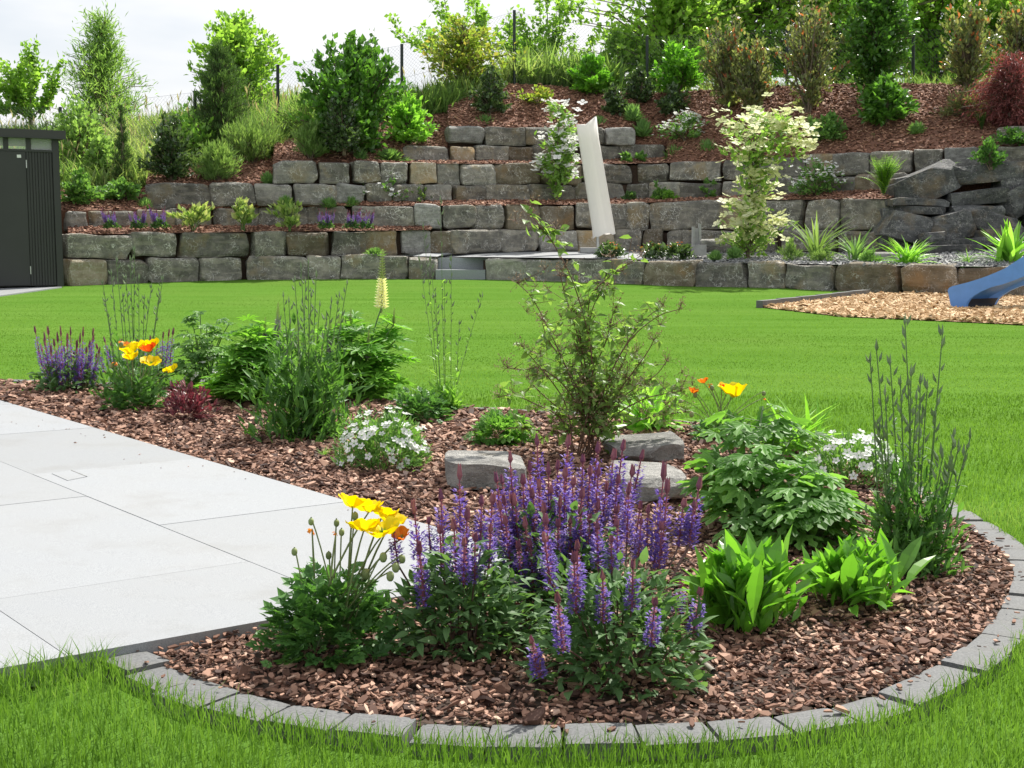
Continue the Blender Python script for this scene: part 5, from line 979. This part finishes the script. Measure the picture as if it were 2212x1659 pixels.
for k, ph in enumerate(paths):
    dd = ((k * 37) % 11 - 5) * .045; pts_ = [base + np.append(rng.normal(0, .03, 2), -.01)] + [W(px, py, base[1] + dd * (.4 + .2 * j)) for j, (px, py) in enumerate(ph)]; c = smoothc(np.array(pts_), 3); ms.tube(c, np.linspace(.0042, .0017, len(c)), 5)
    d_ = np.concatenate([[0], np.cumsum(np.linalg.norm(np.diff(c, axis=0), axis=1))])
    pass
    n = int((16 if k < 2 else 9) + 10 * d_[-1] / .6); t = rng.uniform(.22, 1, n) * d_[-1]; P = np.stack([np.interp(t, d_, c[:, i]) for i in range(3)], 1); Q = P + nrm(rvec(n) * (1, 1, .6) + np.array((0, 0, .45))) * rng.uniform(.04, .16, n)[:, None]; ms.segs(P, Q, .0017, .001, 3)
    big = k < 2
    m_ = 4; i = np.repeat(np.arange(n), m_); s = rng.random(n * m_)[:, None]; LP_ = P[i] + (Q - P)[i] * s; dl = nrm(rvec(n * m_) * (1, 1, .5) + np.array((0, 0, -.1))); mb.inst(T_OV, LP_, frames(dl, nrm(rvec(n * m_) * .5 + (0, 0, 1.))), .048 * rng.uniform(.6, 1.3, n * m_) * (1.2 if big else 1.))
    tp = [c[-1]] + [Q[j] for j in range(n) if rng.random() < .3]
    for q in tp:
        kk = 26 if q is tp[0] else 14; o = np.array((rng.normal(0, .02, (kk, 3)))) + (0, 0, .016); ms.segs(np.repeat(q[None], kk, 0), q + o, .0008, .0006, 3); sd_.inst(T_BUD, q + o, frames(rvec(kk) + (0, 0, .6)), np.stack([np.full(kk, .015), np.full(kk, .02), np.full(kk, .02)], 1))
mb.build('foliage', LM['seedshrub'], root); ms.build('stem', M['redstem'], root); sd_.build('seed_head', LM['seed'], root)
# ============================================================ PLANTS OF THE TERRACES AND THE SLOPE
COLUMN = [.7, .9, 1, .95, .85, .7, .45, .15]; DOME = [.75, 1, 1, .92, .75, .45, .1]; FAN = [.3, .6, .85, 1, .95, .75, .35]; CROWN = [0, 0, .25, .7, 1, 1, .85, .55, .15]
# small salvias on the lowest strip
gA = 'small purple salvias on the terrace strip'
def smallsalvia(px, D): 
    base = W(px, 494, D); r = thing('purple_salvia_plant', 'small purple salvia in a row on the terrace strip', 'flower', base, gA); mb = MB(); dome(mb, base, .13, .16, 260, T_RHB, .05, .4, .8, .3, .6); mb.build('foliage', LM['salvia'], r); ms = MB()
    for k in range(15):
        a = rng.uniform(0, 6.28); q = np.array((math.cos(a) * .1, math.sin(a) * .1, .1)) * rng.uniform(.3, 1.2); d = nrm(q + (0, 0, .35)); o = bpy.data.objects.new('flower_spike', SPK[k % 5]); COL.objects.link(o); o.parent = r; o.location = q; h = .2 * rng.uniform(.7, 1.2); o.rotation_euler = Vector(d).to_track_quat('Z', 'Y').to_euler(); o.scale = (.15, .15, h)
    return r
sv = smallsalvia(240, 21.8)
for px, D, lab in ((300, 22.1, 'second small salvia from the shed on the terrace strip'), (345, 22.3, 'third small salvia from the shed, next to the cream edged shrub'), (705, 23.2, 'small purple salvia alone past the three cream edged shrubs'), (760, 23.3, 'small purple salvia of the far pair, nearer the shed'), (790, 23.35, 'small purple salvia of the far pair, by the tan block')): dup(sv, W(px, 494, D), lab, rng.uniform(0, 6), rng.uniform(.95, 1.2))
sv['label'] = 'small purple salvia nearest the shed on the terrace strip'
for i, (px, D, wpx, hpx, lab) in enumerate(((418, 22.6, 80, 50, 'cream edged shrub beside the three small salvias'), (525, 22.9, 62, 62, 'upright cream edged shrub in the middle of its row'), (625, 23.1, 72, 60, 'bushy cream edged shrub before the lone small salvia'))):
    g = W(px, 494, D); grow('variegated_shrub', lab, 'shrub', g, sz(hpx, D), sz(wpx, D) * .5, FAN, 34, 9, T_OV, .11, 'varieg', 'greenstem', 'cream edged evergreen shrubs', tw=.004, up=.9, jit=.5, lump=.4)
# second strip
for px, D, wpx, hpx, lab in ((838, 24.6, 95, 62, 'white flowering spirea in front of the middle wall'), (1762, 24.0, 118, 74, 'large white flowering shrub before the tan corner block'), (1480, 27.0, 98, 56, 'white flowering shrub on bark under the red tipped shrubs')):
    g = W(px, 441 if px < 900 else 422, D) if px != 1480 else hd(1480, 302); grow('white_flowering_shrub', lab, 'shrub', g, sz(hpx, D), sz(wpx, D) * .52, DOME, 46, 16, T_OV, .085, 'camp', 'bark', 'white flowering shrubs', fl=(T_FLOW, .042, 5, 'white', 'blossom', .25, .07), lump=.4, up=.4)
small = [(905, 437, 24.6, 40, 34, 'juniper', 'low bushy yellowish plant beside the white spirea'), (945, 437, 24.8, 42, 34, 'camp', 'pale variegated low plant in front of the beige stained block'), (1027, 437, 25.2, 42, 34, 'weed', 'bright low plant under the brown block'), (715, 441, 24.2, 30, 26, 'camp', 'tiny pale plant between two lavender tufts'), (1420, 434, 26.0, 38, 40, 'camp', 'slim green plant past the parasol'), (1443, 436, 25.9, 40, 26, 'weed', 'yellow green low plant past the parasol'), (1530, 432, 25.8, 40, 46, 'camp', 'green leafy plant beside the flowering dogwood'), (1100, 434, 25.6, 34, 18, 'salvia', 'low dull plant before the narrow dogwood'), (1360, 434, 26.1, 30, 16, 'salvia', 'low thin plant behind the parasol foot'),
         (1385, 350, 26.7, 26, 20, 'camp', 'small pale plant on the upper strip'), (1352, 352, 26.6, 26, 22, 'camp', 'small pale plant next to the parasol top')]
for px, py, D, wpx, hpx, mt, lab in small: grow('low_plant', lab, 'plant', W(px, py, D), sz(hpx, D), sz(wpx, D) * .5, DOME, 22, 12, T_RHB, .07, mt, 'greenstem', 'low plants on the terrace strips', tw=.003, up=.6)
lavs = [(760, 445, 24.2, 34, 24, 'lavender tuft on the second strip above the far salvia pair'), (711, 447, 24.0, 34, 24, 'lavender tuft beside the tiny pale plant'), (312, 452, 23.0, 34, 28, 'lavender tuft at the end of the middle wall'), (580, 396, 24.2, 36, 28, 'lavender tuft at the step of the middle wall'), (618, 449, 23.7, 30, 30, 'thin lavender tuft above the bushy cream edged shrub'), (780, 349, 25.0, 32, 30, 'upright lavender tuft on the upper strip'), (842, 349, 25.2, 72, 30, 'wide low lavender cushion beside the tan stained block'), (1047, 274, 26.8, 56, 28, 'lavender on top of the topmost wall'), (1293, 279, 27.4, 40, 30, 'lavender behind the parasol tip'), (1367, 262, 27.9, 44, 36, 'lavender on the bark mound above the topmost wall'), (1388, 296, 27.6, 40, 40, 'lavender at the end of the topmost wall'), (1458, 345, 26.8, 50, 34, 'lavender beside the low pale plants'), (1528, 334, 26.6, 46, 36, 'lavender behind the cream dogwood'), (1748, 328, 25.4, 64, 28, 'wide lavender cushion on the long wall'), (1890, 320, 24.8, 42, 34, 'lavender standing on the wall before the fern'),
        (1985, 318, 24.6, 38, 32, 'front lavender of the pair on the bark slope'), (1980, 290, 25.0, 32, 28, 'rear lavender of the pair on the bark slope'), (810, 552, 23.2, 50, 20, 'grassy tuft on the lowest wall near the steps'), (1585, 556, 21.4, 40, 26, 'grass tuft at the foot of the cream dogwood'), (1545, 560, 21.2, 34, 22, 'short grass tuft beside the granite spout')]
lv0 = {}
for i, (px, py, D, wpx, hpx, lab) in enumerate(lavs):
    base = hd(px, py) if (px > 1300 and py < 300) or py in (290,) else W(px, py + 2, D)
    tuft('lavender_plant' if 'lavender' in lab else 'grass_tuft', lab, 'plant', base, sz(wpx, D) * .55, sz(hpx, D), 340 if wpx < 60 else 620, T_NAR, .9, 'lav', 'lavenders and tufts on the terraces', .75)
# pond-side plants
clump('tall arching variegated reed on the gravel before the tan block', W(1762, 562, 21.2), sz(50, 21.2), sz(98, 21.2), 46, T_BLADE, 1., 'juniper', None, 'reed', .42); clump('iris like leaves on the gravel between reed and sedge', W(1848, 566, 20.6), sz(45, 20.6), sz(75, 20.6), 30, T_BLADEW, 1.1, 'lav', None, 'iris', .45)
clump('bright arching sedge at the pond edge', W(1962, 574, 19.6), sz(78, 19.6), sz(64, 19.6), 120, T_BLADE, 1., 'day', None, 'sedge', .8); clump('large iris clump with broad leaves over the blue slide', W(2180, 574, 19.2), sz(62, 19.2), sz(96, 19.2), 60, T_BLADEW, 1.5, 'day', None, 'iris', .5)
clump('small grass tuft beside the cascade rocks', W(2090, 574, 19.4), sz(26, 19.4), sz(36, 19.4), 50, T_BLADE, 1., 'lav', None, 'grass_tuft', .5)
for px, py, D, wpx, hpx, mt, lab in ((1708, 566, 21., 52, 46, 'juniper', 'feathery pale green plant on the gravel before the dogwood'), (1775, 572, 20.7, 54, 34, 'juniper', 'low feathery plant under the tall reed'), (1880, 574, 20.2, 44, 34, 'camp', 'low green plant between iris and sedge')): grow('feathery_plant', lab, 'plant', W(px, py, D), sz(hpx, D), sz(wpx, D) * .5, DOME, 40, 16, T_NAR, .08, mt, 'greenstem', 'feathery plants by the pond', tw=.002, up=.8)
for px, py, D, lab in ((1318, 556, 22.2, 'orange flowering plant beside the parasol foot'), (1418, 556, 21.9, 'orange flowering plant in the middle of the three'), (1462, 556, 21.7, 'orange flowering plant nearest the granite spout')): grow('orange_flowering_plant', lab, 'flower', W(px, py, D), sz(26, D), sz(36, D), DOME, 40, 9, T_OV, .1, 'darkleaf', 'greenstem', 'orange flowering plants at the platform edge', fl=(T_FLOW, .024, 1, 'orange', 'blossom', .6, .05), lump=.3, tw=.002)
# fern
def fern(label, base, R, H, n, mat='fern', cat='fern'):
    root = thing('fern', label, cat, base); mb = MB(); ms = MB()
    for k in range(n * 2):
        a = rng.uniform(0, 6.28); e = abs(rng.normal(0, .32)) + .06; L_ = math.hypot(R * math.sin(e), H * math.cos(e)) * rng.uniform(.75, 1.12); d = np.array((math.cos(a) * math.sin(e), math.sin(a) * math.sin(e), math.cos(e))); end = base + d * L_ + np.array((math.cos(a), math.sin(a), -.35)) * L_ * .1; c = bez(np.asarray(base), base + np.array((0, 0, 1.)) * L_ * .45 + d * L_ * .15, end, 22); ms.tube(c, np.linspace(.006, .002, 22), 4)
        tg = nrm(np.gradient(c, axis=0)); sd = nrm(np.cross(tg, (0, 0, 1.)) + 1e-6)
        for sgn in (1, -1):
            t = np.arange(22) / 21; ln = L_ * .14 * np.sin(np.pi * np.clip(t * .93 + .07, 0, 1)) ** .8; mb.inst(T_LAN, c, frames(sd * sgn + tg * .35 - np.array((0, 0, .15))), np.stack([ln, ln * 1.7, ln], 1))
    mb.build('foliage', LM[mat], root); ms.build('stem', M['greenstem'], root)
fern('large bright yellow green fern beside the slate cascade', W(1908, 420, 22.2), sz(64, 22.2), sz(86, 22.2), 30); fern('small fern on top of the big tilted rock', W(2045, 368, 22.9), sz(34, 22.9), sz(22, 22.9), 12); fern('pale fern at the foot of the red maple', hd(2120, 280), sz(46, 24), sz(36, 24), 14, 'camp')
# flowering dogwoods
def bracts(fm, n, s, hm=.12, sp=.1): return (T_BRACT, s, n, fm, 'blossom', hm, sp)
grow('flowering_dogwood', 'flowering dogwood with large cream bracts on the gravel bed', 'tree', W(1618, 556, 22.0), sz(300, 22.), sz(110, 22.), [.0, .35, .65, .6, .3, .4, .5, .35, .55, 1, 1, .8], 90, 13, T_OV, .12, 'dogleaf', trunk=.035, fl=bracts('cream', 6, .095, .1, .13), crown='crown', stem='trunk', lump=.45, cl=.2, shell=.35, droop=.05, hang=.05, tw=.006)
grow('flowering_dogwood', 'slim flowering dogwood with white bracts beside the parasol', 'tree', W(1204, 436, 25.4), sz(212, 25.4), sz(44, 25.4), [.0, .15, .35, .75, .9, .95, 1, .9, .85, .7, .45], 60, 15, T_OV, .12, 'dogleaf', trunk=.03, fl=bracts('white', 4, .085, .25, .1), crown='crown', stem='trunk', lump=.4, cl=.25, shell=.35, hang=.06, tw=.006)
# shrubs on the left slope
grow('dwarf_conifer', 'narrow dark dwarf conifer on the meadow slope behind the shed', 'tree', hd(284, 396) - (0, .5, 0), sz(152, 24.7), sz(25, 24.7), [.8, 1, 1, .85, .6, .35, .3, .2, .15], 150, 22, T_NAR, .07, 'conifer', trunk=.04, crown='crown', stem='trunk', lump=.15, up=.9, tw=.004, vbias=-.1)
gd = 'dark glossy evergreen shrubs on the slope'
grow('dark_evergreen_shrub', 'dark glossy shrub at the foot of a fence post behind the middle wall', 'shrub', hd(372, 392), sz(140, 25), sz(48, 25), DOME, 140, 24, T_RHB, .085, 'darkleaf', group=gd, lump=.35, tw=.006)
grow('dark_conifer', 'broad dark green conifer between two fence posts', 'tree', hd(492, 330) - (0, .5, 0), sz(222, 26.), sz(64, 26.), [.6, .85, 1, 1, .95, .8, .6, .35, .12], 420, 32, T_NAR, .1, 'conifer', trunk=.08, crown='crown', stem='trunk', lump=.3, up=.8, tw=.006, cl=.1)
for px, py, wpx, hpx, lab in ((470, 392, 90, 74, 'low juniper on bark before the dark conifer'), (545, 352, 120, 86, 'larger arching juniper beside the fence post'), (672, 345, 76, 78, 'pale juniper on the bark above the long wall')): grow('juniper', lab, 'shrub', hd(px, py), sz(hpx, 25.5), sz(wpx, 25.5) * .55, FAN, 110, 28, T_NAR, .12, 'juniper', group='pale junipers on the slope', lump=.5, up=.7, tw=.005, jit=.6)
grow('laurel', 'large bright green laurel bush towering over the long wall', 'shrub', hd(762, 332), sz(226, 26.3), sz(84, 26.3), [.7, .9, 1, 1, .95, .9, .7, .35], 330, 30, T_RHB, .13, 'laurel', lump=.55, tw=.01, up=.5, shell=.45)
grow('dark_evergreen_shrub', 'dark glossy shrub in the shade in front of the large laurel', 'shrub', hd(752, 336) - (0, .7, 0), sz(130, 25.6), sz(44, 25.6), DOME, 110, 22, T_RHB, .08, 'darkleaf', group=gd, lump=.3, tw=.006)
grow('leafy_bush', 'light green leafy bush between the laurel and the topmost wall', 'shrub', hd(884, 312), sz(108, 26.), sz(52, 26.), DOME, 110, 20, T_OV, .11, 'day', lump=.45, tw=.006, up=.4)
grow('dark_evergreen_shrub', 'dark shrub on the bark edge left of the tall middle post'.replace('left of', 'near'), 'shrub', hd(1058, 246), sz(95, 27.8), sz(38, 27.8), DOME, 100, 20, T_RHB, .085, 'darkleaf', group=gd, lump=.3, tw=.006)
grow('acer', 'yellow green acer with orange tinted leaves among the meadow grass', 'tree', hd(1000, 212) + (0, .4, 0), sz(160, 29), sz(105, 29), CROWN, 100, 24, T_RHB, .11, 'acer', trunk=.06, crown='crown', stem='trunk', lump=.5, tw=.008, up=.1, vbias=.05)
# right slope
grow('leafy_bush', 'rounded light green bush at the ridge beside the tall middle post', 'shrub', hd(1277, 205), sz(84, 28.6), sz(44, 28.6), DOME, 100, 22, T_RHB, .11, 'bright', lump=.35, tw=.006)
grow('leafy_bush', 'light green upright bush at the ridge below the big trees', 'shrub', hd(1462, 208), sz(110, 28.3), sz(52, 28.3), FAN, 110, 20, T_OV, .12, 'bright', lump=.5, tw=.006)
for px, py, wpx, hpx, lab in ((1326, 246, 52, 62, 'small dark shrub on the bark mound'), (1380, 224, 56, 84, 'taller dark shrub beside the small dark one'), (1452, 246, 62, 60, 'dark low shrub in front of the light green upright bush')): grow('dark_evergreen_shrub', lab, 'shrub', hd(px, py), sz(hpx, 28), sz(wpx, 28) * .5, DOME, 80, 20, T_RHB, .085, 'darkleaf', group=gd, lump=.3, tw=.006)
grow('acer', 'sparse low acer lying on the bark mound', 'shrub', hd(1164, 226), sz(36, 28), sz(42, 28), DOME, 24, 11, T_RHB, .1, 'acer', lump=.5, tw=.005)
gp = 'red tipped photinia shrubs along the ridge'
for px, py, wpx, hpx, lab in ((1572, 238, 110, 200, 'tall photinia with many orange red tips'), (1620, 250, 84, 150, 'lower photinia with bright red shoots'), (1745, 244, 132, 225, 'broad photinia in the middle of the ridge'), (2090, 210, 104, 190, 'photinia behind the red maple'), (2200, 180, 110, 180, 'photinia at the far end of the ridge')): grow('photinia', lab, 'shrub', hd(px, py), sz(hpx, 27), sz(wpx, 27) * .5, [.35, .6, .85, 1, 1, .95, .8, .5], 120, 18, T_OV, .105, 'photinia', group=gp, tips=('photred', .1, .3), lump=.5, tw=.008, up=.7)
grow('holly_tree', 'dark dense evergreen tree on the slope near the far post', 'tree', hd(1888, 216), sz(232, 26.8), sz(74, 26.8), [.3, .45, .7, .95, 1, 1, .9, .7, .35], 260, 26, T_RHB, .11, 'laurel', trunk=.07, crown='crown', stem='trunk', lump=.35, vbias=-.25, tw=.008)
grow('glossy_shrub', 'glossy broad leaved shrub below the dark dense evergreen', 'shrub', hd(1908, 268), sz(92, 25.8), sz(58, 25.8), DOME, 110, 18, T_OV, .14, 'laurel', lump=.35, tw=.006, vbias=.05)
grow('low_shrub', 'round grey green shrub on the bark slope below the photinias', 'shrub', hd(1788, 304), sz(56, 25.4), sz(40, 25.4), DOME, 90, 18, T_RHB, .07, 'camp', lump=.3, tw=.004); grow('low_shrub', 'small feathery shrub beside the round grey green one', 'shrub', hd(1752, 286), sz(34, 25.6), sz(24, 25.6), DOME, 50, 14, T_NAR, .07, 'lav', lump=.3, tw=.003)
grow('low_shrub', 'loose dark shrub at the foot of the photinia by the maple', 'shrub', hd(2085, 255), sz(60, 25), sz(50, 25), DOME, 70, 16, T_NAR, .12, 'photinia', lump=.4, tw=.005)
grow('red_maple', 'weeping dark red Japanese maple above the short grey wall'.replace('Japanese ', ''), 'tree', hd(2178, 268), sz(150, 24.2), sz(84, 24.2), [.85, 1, 1, .95, .85, .65, .45, .2], 240, 34, T_NAR, .11, 'maple', trunk=.06, crown='crown', stem='trunk', lump=.5, droop=-.1, up=-.6, hang=.12, tw=.006, cl=.14)
grow('creeping_plant', 'green creeping plant hanging over the long wall near the cascade', 'plant', W(2140, 362, 22.5), sz(60, 22.5), sz(40, 22.5), FAN, 50, 16, T_RHB, .07, 'stalk', lump=.5, tw=.004); grow('creeping_plant', 'dark green creeper along the short wall under the maple', 'plant', W(2185, 312, 23.), sz(32, 23.), sz(50, 23.), DOME, 50, 14, T_RHB, .07, 'stalk', lump=.4, tw=.004)
# trees beyond the fence
def far(px, py, D): return W(px, py, D)
gt = 'trees beyond the fence'
SPIKY = [.25, .55, .85, 1, 1, .9, .7, .35]
def spiky(label, px, pb, D, hpx, wpx, n, mat='tree', leaf=.13, up=1.0, lean=.9, group=gt, trunk=.07, extra=None):
    """shrub tree of long upright shoots clothed in leaves"""
    global rng
    keep = rng; rng = np.random.default_rng(int(px) * 3 + 1); base = far(px, pb, D); root = thing('young_tree', label, 'tree', base, group); mb = MB(); ms = MB(); H, R = sz(hpx, D), sz(wpx, D) * .5
    ms.tube([base - (0, 0, .3), base + (0, 0, H * .35)], [trunk, trunk * .6], 7)
    for k in range(n):
        a = rng.uniform(0, 6.28); q = (k + .5) / n; e = lean * q ** .7 ; L_ = H * (1. - .35 * q) * rng.uniform(.75, 1.08); s0 = base + (0, 0, H * rng.uniform(.05, .4)); d = np.array((math.cos(a) * math.sin(e), math.sin(a) * math.sin(e), math.cos(e))); r_ = R * math.sin(e) / math.sin(lean) ; tip = base + np.array((math.cos(a) * r_, math.sin(a) * r_, 0)) * rng.uniform(.75, 1.1) + (0, 0, L_ * math.cos(e * .75)); tip[2] = max(tip[2], s0[2] + .1 * H); c = bez(s0, (s0 + tip) / 2 + np.array((math.cos(a), math.sin(a), -.15)) * R * .15, tip, 12); ms.tube(c, np.linspace(.018, .005, 12), 4)
        side = [(c, 1.)]
        for j in range(3):
            i = rng.integers(3, 10); b0 = c[i]; dd = nrm(nrm(c[i + 1] - c[i]) + rvec(1)[0] * .6); b1 = b0 + dd * H * rng.uniform(.1, .26) ; cc_ = bez(b0, (b0 + b1) / 2, b1 + (0, 0, .06 * H), 6); ms.tube(cc_, np.linspace(.008, .003, 6), 3); side.append((cc_, .6))
        for cc_, f in side:
            m_ = int(80 * f); t = rng.uniform(.12, 1.02, m_) * (len(cc_) - 1); i = t.astype(int).clip(0, len(cc_) - 2); P = cc_[i] + (cc_[i + 1] - cc_[i]) * (t - i)[:, None] + rng.normal(0, .05, (m_, 3)); dl = nrm(rvec(m_) + (0, 0, .5)); mb.inst(T_RHB, P, frames(dl, nrm(rvec(m_) * .6 + (0, 0, 1.))), leaf * rng.uniform(.6, 1.2, m_), np.clip(rng.normal(.5, .25, m_), 0, 1))
    mb.build('crown', LM[mat], root); ms.build('trunk', M['bark'], root); rng = keep; return root
spiky('young tree of upright leafy shoots behind the shed roof', 68, 300, 31., 200, 215, 13)
spiky('young tree with long bare topped shoots behind the yellow acer', 1015, 230, 32., 250, 380, 16, leaf=.12)
spiky('young tree with fanned shoots past the tall middle post', 1190, 200, 32., 215, 280, 12, leaf=.12)
spiky('young tree leaning between the middle posts', 1345, 200, 31., 150, 150, 9, leaf=.12)
grow('willow_tree', 'feathery pale green tree behind the meadow', 'tree', far(228, 330, 31.), sz(290, 31.), sz(100, 31.), [.5, .85, 1, .9, .95, .7, .55, .3, .3], 300, 34, T_NAR, .17, 'willow', trunk=.1, group=gt, crown='crown', stem='trunk', lump=.8, hang=.1, tw=.01, cl=.22, shell=.3)
grow('round_tree', 'round crowned light green tree behind the dark conifer', 'tree', far(515, 300, 30.5), sz(256, 30.5), sz(98, 30.5), [0, .2, .6, .9, 1, 1, .95, .8, .5, .15], 240, 26, T_RHB, .13, 'tree', trunk=.09, group=gt, crown='crown', stem='trunk', lump=.3, tw=.01, cl=.12, vbias=.2, up=.5)
BIG = [.15, .6, .9, 1, 1, 1, 1, .95, .8, .5]
for px, pb, D, hpx, wpx, n, lab, vb in ((1440, 215, 32., 320, 230, 280, 'big leafy tree nearest the middle posts', .2), (1600, 205, 34., 360, 260, 300, 'big leafy tree behind the tall photinia', -.05), (1790, 200, 33.5, 400, 290, 340, 'tallest big leafy tree behind the broad photinia', -.12), (2010, 205, 35., 380, 250, 280, 'big leafy tree behind the far post', .05), (2190, 205, 33., 360, 240, 260, 'big leafy tree above the red maple', .1)):
    grow('big_tree', lab, 'tree', far(px, pb, D), sz(hpx, D), sz(wpx, D) * .7, BIG, int(n * 1.1), 32, T_RHB, .16, 'tree', trunk=.13, group=gt, crown='crown', stem='trunk', lump=.6, tw=.014, cl=.11, vbias=vb + .12, shell=.4, up=.2)
grow('wild_bush', 'wild grey green bush behind the shed at the fence', 'shrub', hd(150, 395) + (0, .6, 0), sz(165, 26.5), sz(80, 26.5), DOME, 130, 22, T_RHB, .1, 'willow', group='wild bushes in the meadow', lump=.5, tw=.008, cl=.2); grow('wild_bush', 'wild light green bush between shed and dwarf conifer', 'shrub', hd(222, 398), sz(105, 25.5), sz(42, 25.5), DOME, 80, 22, T_RHB, .1, 'willow', group='wild bushes in the meadow', lump=.5, tw=.008, cl=.2); grow('wild_bush', 'wild bush behind the dark glossy shrub at the fence', 'shrub', hd(385, 372) + (0, 1.2, 0), sz(130, 27.5), sz(70, 27.5), DOME, 100, 22, T_RHB, .1, 'weed', group='wild bushes in the meadow', lump=.5, tw=.008, cl=.2); grow('wild_bush', 'low wild bush on the grassy slope beside the laurel', 'shrub', hd(655, 300) + (0, .5, 0), sz(100, 27.), sz(80, 27.), DOME, 90, 22, T_NAR, .14, 'willow', group='wild bushes in the meadow', lump=.5, tw=.006, cl=.2)
grow('wild_bush', 'yellowish wild bush at the lower end of the bark near the shed', 'shrub', hd(172, 440), sz(64, 24), sz(40, 24), DOME, 60, 18, T_RHB, .09, 'camp', group='wild bushes in the meadow', lump=.4, tw=.005); grow('wild_bush', 'green wild bush above the end of the middle wall', 'shrub', hd(262, 432), sz(40, 24), sz(44, 24), DOME, 70, 18, T_RHB, .08, 'camp', group='wild bushes in the meadow', lump=.4, tw=.005)
